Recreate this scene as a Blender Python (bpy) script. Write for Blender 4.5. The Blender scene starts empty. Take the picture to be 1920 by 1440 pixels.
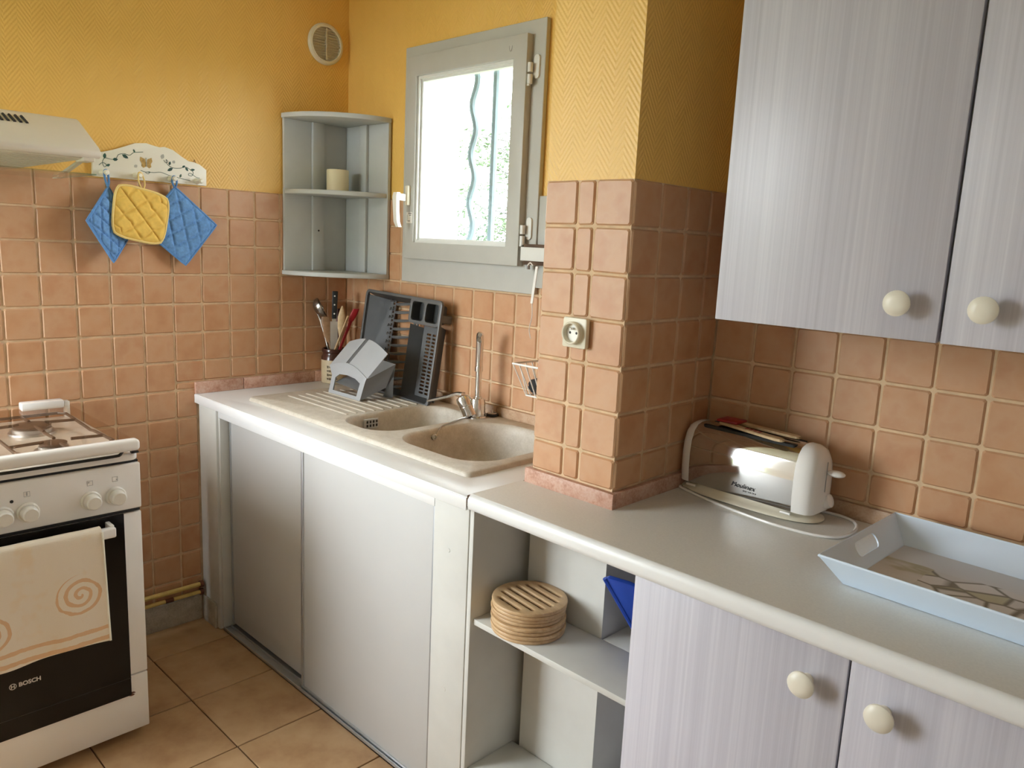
import bpy, bmesh, math, random
from mathutils import Vector, Matrix, noise as mnoise
random.seed(7)
R = math.radians
PI = math.pi
scene = bpy.context.scene
C = scene.collection

# ------------------------------------------------------------------ camera
cam_d = bpy.data.cameras.new('camera')
cam = bpy.data.objects.new('camera', cam_d)
C.objects.link(cam)
cam_d.sensor_fit = 'HORIZONTAL'
cam_d.sensor_width = 36.0
cam_d.lens = 36.0 * 1448.36 / 1920.0
cam_d.clip_start = 0.02
_r = Vector((0.71440587, 0.69819476, 0.04635004))
_u = Vector((-0.15657318, 0.09494548, 0.98309216))
_f = Vector((-0.68198907, 0.70958399, -0.17714818))
cam.matrix_world = Matrix(((_r.x, _u.x, -_f.x, 2.76876), (_r.y, _u.y, -_f.y, -1.85338), (_r.z, _u.z, -_f.z, 1.47718), (0, 0, 0, 1)))
scene.camera = cam

# ------------------------------------------------------------------ light
world = bpy.data.worlds.new('overcast_sky')
scene.world = world
world.use_nodes = True
_bg = world.node_tree.nodes['Background']
_bg.inputs['Color'].default_value = (0.905, 0.935, 1.0, 1)
_bg.inputs['Strength'].default_value = 14.0
scene.view_settings.view_transform = 'Standard'
scene.view_settings.look = 'None'
scene.view_settings.gamma = 1.0
scene.view_settings.use_curve_mapping = False
scene.view_settings.exposure = 0.82
scene.cycles.use_denoising = True
scene.cycles.max_bounces = 12
scene.cycles.diffuse_bounces = 6
scene.cycles.sample_clamp_indirect = 8.0
scene.cycles.caustics_reflective = False

def portal(name, loc, rot, sx, sy):
    d = bpy.data.lights.new(name, 'AREA')
    d.shape = 'RECTANGLE'; d.size = sx; d.size_y = sy
    d.cycles.is_portal = True
    o = bpy.data.objects.new(name, d); C.objects.link(o)
    o.location = loc; o.rotation_euler = rot
portal('daylight_portal', (0.735, 0.22, 1.76), (R(-90), 0, 0), 0.62, 0.74)
REAR = dict(x0=-0.80, x1=0.62, z0=0.45, z1=2.25, y=-2.6)
portal('daylight_portal_rear', ((REAR['x0'] + REAR['x1']) / 2, REAR['y'] - 0.22, (REAR['z0'] + REAR['z1']) / 2), (R(90), 0, 0), REAR['x1'] - REAR['x0'], REAR['z1'] - REAR['z0'])

# ------------------------------------------------------------------ materials
def nt(name):
    m = bpy.data.materials.new(name); m.use_nodes = True
    t = m.node_tree
    return m, t, t.nodes['Principled BSDF']
def N(t, kind, **kw):
    n = t.nodes.new(kind)
    for k, v in kw.items():
        if k.startswith('i_'):
            key = k[2:]
            n.inputs[int(key) if key.isdigit() else key.replace('_', ' ')].default_value = v
        else:
            setattr(n, k, v)
    return n
def L(t, a, b): t.links.new(a, b)
def math_(t, op, a, b=None, c=None):
    n = t.nodes.new('ShaderNodeMath'); n.operation = op
    for i, v in enumerate((a, b, c)):
        if v is None: continue
        if isinstance(v, (int, float)): n.inputs[i].default_value = v
        else: L(t, v, n.inputs[i])
    return n.outputs[0]
def ramp(t, fac, stops):
    n = t.nodes.new('ShaderNodeValToRGB')
    e = n.color_ramp.elements
    while len(e) < len(stops): e.new(0.5)
    for el, (p, c) in zip(e, stops):
        el.position = p; el.color = (*c, 1) if len(c) == 3 else c
    L(t, fac, n.inputs[0]); return n.outputs[0]
def mix(t, fac, a, b, mode='MIX'):
    n = t.nodes.new('ShaderNodeMix'); n.data_type = 'RGBA'; n.blend_type = mode
    for sock, v in ((n.inputs[0], fac), (n.inputs[6], a), (n.inputs[7], b)):
        if isinstance(v, (int, float)): sock.default_value = v
        elif isinstance(v, tuple): sock.default_value = (*v, 1)
        else: L(t, v, sock)
    return n.outputs[2]
def bump(t, bsdf, h, strength=0.3, dist=0.002):
    b = N(t, 'ShaderNodeBump'); b.inputs['Strength'].default_value = strength; b.inputs['Distance'].default_value = dist
    L(t, h, b.inputs['Height']); L(t, b.outputs[0], bsdf.inputs['Normal'])
def pos(t): return N(t, 'ShaderNodeNewGeometry').outputs['Position']
def objco(t): return N(t, 'ShaderNodeTexCoord').outputs['Object']
def noise(t, co, scale, detail=3, rough=.55, sc=None):
    if sc:
        mp = N(t, 'ShaderNodeMapping'); mp.inputs['Scale'].default_value = sc; L(t, co, mp.inputs[0]); co = mp.outputs[0]
    n = N(t, 'ShaderNodeTexNoise'); n.inputs['Scale'].default_value = scale; n.inputs['Detail'].default_value = detail; n.inputs['Roughness'].default_value = rough
    L(t, co, n.inputs['Vector']); return n.outputs['Fac']
def plain(name, col, rough=.5, metal=0., var=.06, vs=9., bmp=0., bs=180., spec=.5, coat=0.):
    m, t, b = nt(name)
    b.inputs['Roughness'].default_value = rough; b.inputs['Metallic'].default_value = metal
    b.inputs['Specular IOR Level'].default_value = spec
    if coat: b.inputs['Coat Weight'].default_value = coat; b.inputs['Coat Roughness'].default_value = .15
    co = pos(t)
    f = noise(t, co, vs, 4)
    lo = tuple(max(0, c * (1 - var)) for c in col); hi = tuple(min(1, c * (1 + var)) for c in col)
    L(t, ramp(t, f, [(.3, lo), (.7, hi)]), b.inputs['Base Color'])
    if bmp: bump(t, b, noise(t, co, bs, 2), bmp, .001)
    return m
MT = {}
def wallpaper():
    m, t, b = nt('yellow_woven_wallpaper')
    b.inputs['Roughness'].default_value = .42
    g = N(t, 'ShaderNodeNewGeometry')
    sp = N(t, 'ShaderNodeSeparateXYZ'); L(t, g.outputs['Position'], sp.inputs[0])
    sn = N(t, 'ShaderNodeSeparateXYZ'); L(t, g.outputs['Normal'], sn.inputs[0])
    h = math_(t, 'ADD', math_(t, 'MULTIPLY', sp.outputs[0], math_(t, 'ABSOLUTE', sn.outputs[1])), math_(t, 'MULTIPLY', sp.outputs[1], math_(t, 'ABSOLUTE', sn.outputs[0])))
    tri = math_(t, 'PINGPONG', h, .036)
    ph = math_(t, 'ADD', sp.outputs[2], math_(t, 'MULTIPLY', tri, 1.35))
    s1 = math_(t, 'SINE', math_(t, 'MULTIPLY', ph, 2 * PI / .0158))
    cells = N(t, 'ShaderNodeTexVoronoi'); cells.inputs['Scale'].default_value = 230.; L(t, g.outputs['Position'], cells.inputs['Vector'])
    hh = math_(t, 'SUBTRACT', s1, math_(t, 'MULTIPLY', cells.outputs['Distance'], .9))
    bump(t, b, hh, .28, .0010)
    f = noise(t, g.outputs['Position'], 1.6, 3)
    L(t, ramp(t, f, [(.3, (.80, .49, .115)), (.7, (.86, .54, .145))]), b.inputs['Base Color'])
    return m
MT['paper'] = wallpaper()
def tile_mat(name, stops, edge, rough, span=.052):
    m, t, b = nt(name)
    oi = N(t, 'ShaderNodeObjectInfo')
    co = objco(t)
    n = N(t, 'ShaderNodeTexNoise', noise_dimensions='4D'); n.inputs['Scale'].default_value = 17.; n.inputs['Detail'].default_value = 4.
    L(t, co, n.inputs['Vector']); L(t, math_(t, 'MULTIPLY', oi.outputs['Random'], 60.), n.inputs['W'])
    f = math_(t, 'ADD', math_(t, 'MULTIPLY', n.outputs['Fac'], .85), math_(t, 'MULTIPLY', oi.outputs['Random'], .25))
    c = ramp(t, f, stops)
    sp = N(t, 'ShaderNodeSeparateXYZ'); L(t, co, sp.inputs[0])
    d = math_(t, 'MAXIMUM', math_(t, 'ABSOLUTE', sp.outputs[0]), math_(t, 'ABSOLUTE', sp.outputs[2]))
    e = N(t, 'ShaderNodeMapRange'); e.inputs[1].default_value = span - .0085; e.inputs[2].default_value = span - .001; e.inputs[4].default_value = .55
    L(t, d, e.inputs[0])
    L(t, mix(t, e.outputs[0], c, edge), b.inputs['Base Color'])
    n2 = noise(t, co, 42, 3)
    b.inputs['Roughness'].default_value = rough
    bump(t, b, n2, .25, .0016)
    return m
MT['tile'] = tile_mat('terracotta_glazed_tile', [(.30, (.50, .245, .115)), (.48, (.555, .298, .152)), (.60, (.565, .322, .176)), (.78, (.52, .258, .128))], (.62, .41, .25), .46)
MT['grout'] = plain('sandy_grout', (.66, .48, .30), .85, var=.15, vs=30, bmp=.4)
def floor_mat():
    m, t, b = nt('beige_floor_tile')
    oi = N(t, 'ShaderNodeObjectInfo'); p = pos(t)
    n = N(t, 'ShaderNodeTexNoise', noise_dimensions='4D'); n.inputs['Scale'].default_value = 7.; n.inputs['Detail'].default_value = 8.; n.inputs['Roughness'].default_value = .62
    L(t, p, n.inputs['Vector']); L(t, math_(t, 'MULTIPLY', oi.outputs['Random'], 30.), n.inputs['W'])
    L(t, ramp(t, n.outputs['Fac'], [(.28, (.36, .20, .095)), (.5, (.50, .315, .165)), (.72, (.58, .39, .22))]), b.inputs['Base Color'])
    b.inputs['Roughness'].default_value = .38
    bump(t, b, n.outputs['Fac'], .1, .002)
    return m
MT['floor'] = floor_mat()
MT['fgrout'] = plain('dark_floor_grout', (.16, .085, .04), .9)
def stone_mat(name, a, bb, c):
    m, t, b = nt(name)
    p = pos(t)
    n1 = noise(t, p, 28, 6, .7); n2 = noise(t, p, 190, 2)
    f = math_(t, 'ADD', math_(t, 'MULTIPLY', n1, .7), math_(t, 'MULTIPLY', n2, .3))
    L(t, ramp(t, f, [(.35, a), (.5, bb), (.62, c)]), b.inputs['Base Color'])
    b.inputs['Roughness'].default_value = .5
    bump(t, b, n2, .2, .001)
    return m
MT['pink'] = stone_mat('pink_stone_plinth', (.40, .19, .12), (.56, .33, .24), (.62, .42, .33))
MT['tanstone'] = stone_mat('tan_stone_upstand', (.42, .25, .145), (.52, .34, .21), (.57, .40, .27))
MT['greystone'] = stone_mat('grey_stone_skirting', (.32, .27, .21), (.44, .39, .32), (.52, .47, .40))
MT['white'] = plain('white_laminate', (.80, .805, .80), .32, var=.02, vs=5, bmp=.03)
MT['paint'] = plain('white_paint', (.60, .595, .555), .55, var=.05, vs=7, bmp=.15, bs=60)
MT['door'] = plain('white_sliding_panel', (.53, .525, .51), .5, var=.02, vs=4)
MT['alu'] = plain('dull_aluminium', (.55, .57, .59), .4, .8, var=.05)
MT['ceil'] = plain('ceiling_white', (.82, .81, .78), .9)
MT['counter'] = plain('speckled_grey_worktop', (.72, .705, .66), .42, var=.04, vs=220)
MT['counteredge'] = MT['counter']
def grain():
    m, t, b = nt('lavender_grain_laminate')
    co = pos(t)
    a = noise(t, co, 1, 5, .65, (150, 150, .7)); c = noise(t, co, 1, 3, .5, (34, 34, .35)); d = noise(t, co, 1, 2, .5, (420, 420, 3))
    f = math_(t, 'ADD', math_(t, 'ADD', math_(t, 'MULTIPLY', a, .5), math_(t, 'MULTIPLY', c, .35)), math_(t, 'MULTIPLY', d, .15))
    L(t, ramp(t, f, [(.33, (.455, .445, .505)), (.5, (.525, .515, .578)), (.64, (.60, .59, .645))]), b.inputs['Base Color'])
    b.inputs['Roughness'].default_value = .38
    bump(t, b, a, .05, .001)
    return m
MT['grain'] = grain()
MT['sink'] = stone_mat('cream_granite_composite', (.50, .445, .36), (.57, .515, .43), (.63, .575, .49))
MT['chrome'] = plain('chrome', (.78, .78, .78), .12, 1., var=.03)
MT['steel'] = plain('brushed_steel', (.62, .60, .57), .28, 1., var=.08)
MT['mirror'] = plain('polished_toaster_steel', (.60, .59, .57), .07, 1., var=.02)
MT['black'] = plain('black_plastic', (.012, .012, .012), .4, var=.2)
MT['blackglass'] = plain('black_oven_glass', (.010, .008, .007), .08, var=.1, spec=.25)
MT['enamel'] = plain('white_enamel', (.86, .835, .80), .22, var=.015, coat=.3)
MT['knobwhite'] = plain('white_plastic', (.80, .78, .72), .35, var=.02)
MT['knobcream'] = plain('off_white_knob', (.80, .76, .65), .35, var=.03)
MT['cream'] = plain('cream_plastic', (.74, .69, .55), .4, var=.03)
MT['hoodwhite'] = plain('hood_white', (.76, .71, .62), .4, var=.02)
MT['winpaint'] = plain('grey_window_paint', (.48, .475, .44), .45, var=.03, vs=14)
MT['winlight'] = plain('glazing_bead_white', (.72, .72, .69), .4, var=.02)
MT['shelfgrey'] = plain('grey_shelf_paint', (.52, .54, .53), .5, var=.04, vs=10, bmp=.1, bs=50)
MT['brown'] = plain('dark_brown_wood', (.10, .055, .03), .6, var=.2, vs=30)
MT['rackdark'] = plain('grey_rack_plastic', (.115, .118, .12), .38, var=.04)
MT['racklight'] = plain('light_grey_plastic', (.38, .39, .40), .36, var=.03)
MT['candle'] = plain('cream_wax', (.80, .72, .50), .5, var=.02)
MT['yellowpipe'] = plain('yellow_pipe_paint', (.66, .49, .16), .45, var=.15, vs=25)
MT['rust'] = plain('rust', (.13, .045, .025), .8, var=.4, vs=60)
MT['graterod'] = plain('brown_enamel_grate', (.085, .055, .04), .45, var=.15)
MT['bluecloth'] = plain('blue_quilt_cotton', (.16, .34, .66), .85, var=.16, vs=120, bmp=.5, bs=900, spec=.2)
MT['bluebind'] = plain('blue_binding', (.13, .30, .62), .85, var=.1, vs=90, spec=.2)
MT['yellowcloth'] = plain('yellow_quilt_cotton', (.83, .55, .13), .85, var=.08, vs=60, bmp=.4, bs=900, spec=.2)
MT['yellowbind'] = plain('yellow_binding', (.86, .66, .26), .85, var=.05, spec=.2)
MT['board'] = plain('ivory_paint', (.88, .86, .76), .4, var=.02)
MT['vine'] = plain('dark_green_paint', (.018, .075, .055), .5, var=.2)
MT['greypaint'] = plain('grey_painted_mark', (.45, .46, .42), .5)
MT['butterfly'] = plain('ochre_butterfly_paint', (.46, .30, .085), .5, var=.35, vs=130)
MT['red'] = plain('red_plastic', (.32, .012, .015), .4, var=.1)
MT['bluepl'] = plain('blue_plastic', (.012, .055, .36), .3, var=.1)
MT['crockbrown'] = plain('brown_glaze', (.06, .022, .014), .18, var=.25, vs=20)
MT['crockcream'] = plain('cream_stoneware', (.50, .40, .25), .35, var=.12, vs=30)
MT['label'] = plain('brown_print', (.14, .10, .06), .5)
MT['darkslot'] = plain('dark_slot', (.02, .018, .016), .7)
MT['barpaint'] = plain('grey_iron_paint', (.15, .195, .21), .6, var=.05)
MT['leaf'] = plain('green_leaf', (.11, .16, .095), .6, var=.3, vs=6)
MT['bark'] = plain('pale_twig', (.10, .10, .095), .8, var=.2)
MT['ground'] = plain('grass_ground', (.10, .13, .06), .9, var=.4, vs=3)
MT['letter'] = plain('silver_print', (.62, .62, .62), .4, .3)
MT['darkletter'] = plain('black_print', (.015, .015, .015), .5)
MT['greyprint'] = plain('grey_print', (.42, .42, .42), .5)
MT['tray'] = plain('white_tray_plastic', (.74, .85, .99), .28, var=.015)
MT['scourer'] = plain('black_scourer', (.02, .022, .025), .8, var=.5, vs=200, bmp=.8, bs=300)
MT['beigecloth'] = plain('beige_cloth', (.50, .42, .28), .9, var=.1, vs=60)
MT['wire'] = plain('white_wire', (.78, .76, .72), .4, var=.02)
def wood(name, a, bb, scale=(60, 8, 60), rough=.45):
    m, t, b = nt(name)
    oi = N(t, 'ShaderNodeObjectInfo')
    co = objco(t)
    ad = N(t, 'ShaderNodeVectorMath', operation='ADD'); L(t, co, ad.inputs[0]); L(t, oi.outputs['Random'], ad.inputs[1])
    f = noise(t, ad.outputs[0], 1, 4, .6, scale)
    L(t, ramp(t, f, [(.3, a), (.7, bb)]), b.inputs['Base Color'])
    b.inputs['Roughness'].default_value = rough
    bump(t, b, f, .08, .001)
    return m
MT['trivet'] = wood('beech_trivet_wood', (.47, .29, .145), (.66, .47, .27))
MT['spoonwood'] = wood('pale_spoon_wood', (.50, .34, .17), (.68, .50, .29))
MT['oldwood'] = wood('brown_spatula_wood', (.24, .125, .055), (.36, .20, .095))
def glass(name, tint, gloss=.06, rough=.02):
    m, t, b = nt(name)
    out = [n for n in t.nodes if n.type == 'OUTPUT_MATERIAL'][0]
    tr = N(t, 'ShaderNodeBsdfTransparent'); tr.inputs[0].default_value = (*tint, 1)
    gl = N(t, 'ShaderNodeBsdfGlossy'); gl.inputs['Roughness'].default_value = rough; gl.inputs[0].default_value = (1, 1, 1, 1)
    lw = N(t, 'ShaderNodeLayerWeight'); lw.inputs[0].default_value = .5
    fr = math_(t, 'ADD', math_(t, 'MULTIPLY', math_(t, 'POWER', lw.outputs['Facing'], 5.), .95), .04)
    ms = N(t, 'ShaderNodeMixShader')
    L(t, math_(t, 'MULTIPLY', fr, gloss), ms.inputs[0]); L(t, tr.outputs[0], ms.inputs[1]); L(t, gl.outputs[0], ms.inputs[2])
    L(t, ms.outputs[0], out.inputs[0]); t.nodes.remove(b)
    return m
MT['pane'] = glass('window_glass', (.96, .98, .97), 1.)
MT['lidglass'] = glass('cooker_lid_glass', (.93, .89, .84), .3)
MT['visor'] = glass('hood_visor_glass', (.88, .92, .88), .8)

# ------------------------------------------------------------------ mesh helpers
WM = {}
def link(o, parent=None, M=None):
    C.objects.link(o)
    M = M or Matrix.Identity(4)
    if parent is not None:
        o.parent = parent; WM[o.name] = WM[parent.name] @ M
    else: WM[o.name] = M.copy()
    o.matrix_basis = M
    return o
def tag(o, label=None, cat=None, group=None, kind=None):
    if label: o['label'] = label
    if cat: o['category'] = cat
    if group: o['group'] = group
    if kind: o['kind'] = kind
    return o
def thing(name, label, cat, loc=(0, 0, 0), rotz=0., group=None, kind=None, M=None):
    o = bpy.data.objects.new(name, None); o.empty_display_size = .05
    M = M or (Matrix.Translation(loc) @ Matrix.Rotation(rotz, 4, 'Z'))
    link(o, None, M)
    return tag(o, label, cat, group, kind)
def mesh_of(bm, name, mats, angle=35, smooth=True):
    bmesh.ops.recalc_face_normals(bm, faces=bm.faces)
    me = bpy.data.meshes.new(name); bm.to_mesh(me); bm.free()
    for m in (mats if isinstance(mats, (list, tuple)) else [mats]):
        me.materials.append(MT[m] if isinstance(m, str) else m)
    if smooth:
        me.polygons.foreach_set('use_smooth', [True] * len(me.polygons))
        me.set_sharp_from_angle(angle=R(angle))
    return me
def obj(name, bm, mats, parent=None, local=False, angle=35, smooth=True, label=None):
    """verts are in world space (or in the parent's space with local=True); origin goes to the middle of the base"""
    if parent is not None and not local:
        bmesh.ops.transform(bm, matrix=WM[parent.name].inverted(), verts=bm.verts)
    xs = [v.co for v in bm.verts]
    lo = Vector((min(v.x for v in xs), min(v.y for v in xs), min(v.z for v in xs)))
    hi = Vector((max(v.x for v in xs), max(v.y for v in xs), max(v.z for v in xs)))
    c = (lo + hi) / 2
    bmesh.ops.translate(bm, vec=-c, verts=bm.verts)
    o = bpy.data.objects.new(name, mesh_of(bm, name, mats, angle, smooth))
    link(o, parent, Matrix.Translation(c))
    if label: o['label'] = label
    return o
def nb(): return bmesh.new()
def box(bm, x0, x1, y0, y1, z0, z1, mi=0):
    v = [bm.verts.new((x, y, z)) for x in (x0, x1) for y in (y0, y1) for z in (z0, z1)]
    for q in ((0, 1, 3, 2), (4, 6, 7, 5), (0, 4, 5, 1), (2, 3, 7, 6), (0, 2, 6, 4), (1, 5, 7, 3)):
        f = bm.faces.new([v[i] for i in q]); f.material_index = mi
    return v
def bev(bm, w, seg=2, ang=20):
    bmesh.ops.recalc_face_normals(bm, faces=bm.faces)
    e = [e for e in bm.edges if len(e.link_faces) == 2 and e.calc_face_angle(0) > R(ang)]
    bmesh.ops.bevel(bm, geom=e, offset=w, segments=seg, profile=.5, affect='EDGES', clamp_overlap=True)
def bx(name, x0, x1, y0, y1, z0, z1, mat, parent=None, w=.002, seg=2, local=False, label=None):
    bm = nb(); box(bm, x0, x1, y0, y1, z0, z1)
    if w: bev(bm, w, seg)
    return obj(name, bm, mat, parent, local, label=label)
AX_YZ = Matrix(((0, 0, 1, 0), (1, 0, 0, 0), (0, 1, 0, 0), (0, 0, 0, 1)))      # (u,v,w)->(y,z,x)
AX_XZ = Matrix(((1, 0, 0, 0), (0, 0, -1, 0), (0, 1, 0, 0), (0, 0, 0, 1)))     # (u,v,w)->(x,z,-y)
def prism(bm, outline, w0, w1, holes=(), M=None, mi=0):
    b2 = nb(); edges = []
    for loop in (outline, *holes):
        vs = [b2.verts.new((p[0], p[1], w0)) for p in loop]
        edges += [b2.edges.new((vs[i], vs[(i + 1) % len(vs)])) for i in range(len(vs))]
    if holes: bmesh.ops.triangle_fill(b2, use_beauty=True, use_dissolve=False, edges=edges)
    else: b2.faces.new(vs)
    r = bmesh.ops.extrude_face_region(b2, geom=list(b2.faces))
    bmesh.ops.translate(b2, vec=(0, 0, w1 - w0), verts=[g for g in r['geom'] if isinstance(g, bmesh.types.BMVert)])
    if M is not None: bmesh.ops.transform(b2, matrix=M, verts=b2.verts)
    bmesh.ops.recalc_face_normals(b2, faces=b2.faces)
    for f in b2.faces: f.material_index = mi
    tmp = bpy.data.meshes.new('t'); b2.to_mesh(tmp); b2.free(); bm.from_mesh(tmp); bpy.data.meshes.remove(tmp)
    return bm
def rrect(x0, x1, y0, y1, r, n=5):
    rs = r if isinstance(r, (tuple, list)) else (r,) * 4     # x0y0, x1y0, x1y1, x0y1
    out = []
    for (cx, cy, sx, sy, a0), rr in zip(((x0, y0, 1, 1, 180), (x1, y0, -1, 1, 270), (x1, y1, -1, -1, 0), (x0, y1, 1, -1, 90)), rs):
        for i in range(n + 1):
            a = R(a0 + 90 * i / n)
            out.append((cx + sx * rr + rr * math.cos(a), cy + sy * rr + rr * math.sin(a)))
    return out
def circ(cx, cy, r, n=24, ry=None, a0=0): return [(cx + r * math.cos(a0 + 2 * PI * i / n), cy + (ry or r) * math.sin(a0 + 2 * PI * i / n)) for i in range(n)]
def loft(bm, rings, cap0=True, cap1=True, mi=0, closed=True):
    vr = [[bm.verts.new(p) for p in ring] for ring in rings]
    n = len(vr[0])
    for a, b in zip(vr, vr[1:]):
        for i in range(n if closed else n - 1):
            f = bm.faces.new((a[i], a[(i + 1) % n], b[(i + 1) % n], b[i])); f.material_index = mi
    if cap0: bm.faces.new(vr[0]).material_index = mi
    if cap1: bm.faces.new(vr[-1]).material_index = mi
    return vr
def lathe(bm, prof, seg=24, M=None, mi=0, cap0=True, cap1=True):
    M = M or Matrix.Identity(4)
    loft(bm, [[M @ Vector((r * math.cos(2 * PI * i / seg), r * math.sin(2 * PI * i / seg), z)) for i in range(seg)] for r, z in prof], cap0, cap1, mi)
def tube(bm, pts, r, seg=8, closed=False, mi=0, flat=1.):
    pts = [Vector(p) for p in pts]; n = len(pts)
    rs = r if isinstance(r, (list, tuple)) else [r] * n
    T = []
    for i in range(n):
        a = pts[(i - 1) % n] if closed or i > 0 else pts[i]
        b = pts[(i + 1) % n] if closed or i < n - 1 else pts[i]
        T.append((b - a).normalized())
    up = Vector((0, 0, 1)) if abs(T[0].z) < .9 else Vector((1, 0, 0))
    nrm = (up - T[0] * up.dot(T[0])).normalized(); rings = []
    for i in range(n):
        nrm = (nrm - T[i] * nrm.dot(T[i])).normalized(); bi = T[i].cross(nrm)
        rings.append([pts[i] + (nrm * math.cos(2 * PI * k / seg) * flat + bi * math.sin(2 * PI * k / seg)) * rs[i] for k in range(seg)])
    if closed: rings.append(rings[0]); 
    vr = [[bm.verts.new(p) for p in ring] for ring in (rings[:-1] if closed else rings)]
    pairs = list(zip(vr, vr[1:])) + ([(vr[-1], vr[0])] if closed else [])
    for a, b in pairs:
        for k in range(seg): bm.faces.new((a[k], a[(k + 1) % seg], b[(k + 1) % seg], b[k])).material_index = mi
    if not closed: bm.faces.new(vr[0]); bm.faces.new(vr[-1])
def bez(p0, p1, p2, p3, n=10):
    p0, p1, p2, p3 = map(Vector, (p0, p1, p2, p3)); out = []
    for i in range(n + 1):
        t = i / n; s = 1 - t
        out.append(p0 * s**3 + p1 * 3 * s * s * t + p2 * 3 * s * t * t + p3 * t**3)
    return out
def spline(pts, n=6):
    pts = [Vector(p) for p in pts]; out = []
    for i in range(len(pts) - 1):
        a = pts[max(i - 1, 0)]; b = pts[i]; c = pts[i + 1]; d = pts[min(i + 2, len(pts) - 1)]
        for k in range(n):
            t = k / n
            out.append(.5 * ((2 * b) + (c - a) * t + (2 * a - 5 * b + 4 * c - d) * t * t + (3 * b - a - 3 * c + d) * t**3))
    out.append(pts[-1]); return out
def along(p0, p1):
    """matrix taking local z to the direction p0->p1, origin p0"""
    p0 = Vector(p0); d = (Vector(p1) - p0).normalized()
    return Matrix.Translation(p0) @ d.to_track_quat('Z', 'Y').to_matrix().to_4x4()
def text_bm(s, size, M, depth=.0004, shear=0., bold=0.):
    cu = bpy.data.curves.new('t', 'FONT'); cu.body = s; cu.size = size; cu.extrude = depth; cu.align_x = 'CENTER'; cu.align_y = 'CENTER'; cu.shear = shear; cu.offset = bold; cu.resolution_u = 3
    o = bpy.data.objects.new('t', cu); C.objects.link(o)
    dg = bpy.context.evaluated_depsgraph_get(); me = bpy.data.meshes.new_from_object(o.evaluated_get(dg))
    bm = nb(); bm.from_mesh(me); bpy.data.objects.remove(o); bpy.data.meshes.remove(me); bpy.data.curves.remove(cu)
    bmesh.ops.transform(bm, matrix=M, verts=bm.verts)
    return bm
def copy_tree(o, parent=None, M=None):
    c = o.copy(); C.objects.link(c)
    if parent is not None: c.parent = parent
    if M is not None: c.matrix_basis = M
    WM[c.name] = (WM[parent.name] if parent is not None else Matrix.Identity(4)) @ c.matrix_basis
    for ch in [x for x in list(bpy.data.objects) if x.parent == o]: copy_tree(ch, c)
    return c
def struct(o, label, cat): return tag(o, label, cat, kind='structure')

# ------------------------------------------------------------------ the room shell
P = .104; Z0 = 1.6304; GAP = .0048; ZP = .931
PX0, PX1, PY = 1.511, 1.7642, -.4596
RWY = -.0623
ZC = .885
XL, XR, YR, ZT = -1.3, 3.4, -2.6, 2.5
YE = -1.72
bm = nb(); box(bm, XL - .2, XR + .2, YR - .2, .2, -.12, -.005)
floor_o = struct(obj('floor', bm, 'fgrout', smooth=False), 'beige tiled kitchen floor with thin brown joints', 'floor')
bm = nb(); box(bm, XL - .2, XR + .2, YR - .2, .2, ZT, ZT + .1)
struct(obj('ceiling', bm, 'ceil', smooth=False), 'plain white ceiling above the kitchen', 'ceiling')
bm = nb(); box(bm, -.2, -.0022, YE, .2, -.005, Z0 - .002, 0); box(bm, -.2, -.001, YE, .2, Z0 - .002, ZT, 1)
wall_left = struct(obj('wall_left', bm, ['grout', 'paper'], smooth=False), 'yellow papered wall with terracotta tiles behind the cooker', 'wall')
bm = nb(); box(bm, XL - .15, XL, YR - .2, YE + .15, 0, ZT); struct(obj('wall_far_left', bm, 'ceil', smooth=False), 'white painted side wall of the recess beyond the cooker', 'wall')
bm = nb(); box(bm, XL, -.201, YE, YE + .15, 0, ZT); struct(obj('wall_recess', bm, 'ceil', smooth=False), 'white painted wall turning the corner beyond the cooker', 'wall')
WX0, WX1, WZ0, WZ1 = .425, 1.05, 1.365, 2.135
bm = nb()
def wallpiece(x0, x1, z0, z1):
    if z0 < Z0: box(bm, x0, x1, .0022, .2, z0, min(z1, Z0 - .002), 0)
    if z1 > Z0: box(bm, x0, x1, .001, .2, max(z0, Z0 - .002), z1, 1)
wallpiece(-.001, WX0, 0, ZT); wallpiece(WX1, PX1, 0, ZT); wallpiece(WX0, WX1, 0, WZ0); wallpiece(WX0, WX1, WZ1, ZT)
wall_back = struct(obj('wall_back', bm, ['grout', 'paper'], smooth=False), 'yellow and tiled wall around the small window', 'wall')
bm = nb()
box(bm, PX1 - .05, XR, RWY + .004, .2, 0, ZC - .05, 2); box(bm, PX1 - .05, XR, RWY + .0022, .2, ZC - .05, Z0 - .002, 0); box(bm, PX1 - .05, XR, RWY + .001, .2, Z0 - .002, ZT, 1)
wall_br = struct(obj('wall_back_right', bm, ['grout', 'paper', 'paint'], smooth=False), 'tiled wall behind the toaster and tray', 'wall')
bm = nb()
box(bm, PX0 + .004, PX1 - .004, PY + .004, .1, 0, ZC - .03, 2); box(bm, PX0 + .0022, PX1 - .0022, PY + .0022, .1, ZC - .03, Z0 - .002, 0); box(bm, PX0 + .001, PX1 - .001, PY + .001, .1, Z0 - .002, ZT, 1)
wall_pillar = struct(obj('wall_pillar', bm, ['grout', 'paper', 'paint'], smooth=False), 'square pillar, yellow above and terracotta tiled below, standing on the worktop', 'pillar')
bm = nb(); box(bm, XR, XR + .15, YR - .2, .2, 0, ZT)
struct(obj('wall_right', bm, 'ceil', smooth=False), 'white painted wall to the right of the kitchen', 'wall')
bm = nb(); q = REAR
box(bm, XL - .15, q['x0'], YR - .2, YR, 0, ZT); box(bm, q['x1'], XR, YR - .2, YR, 0, ZT); box(bm, q['x0'], q['x1'], YR - .2, YR, 0, q['z0']); box(bm, q['x0'], q['x1'], YR - .2, YR, q['z1'], ZT)
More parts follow.
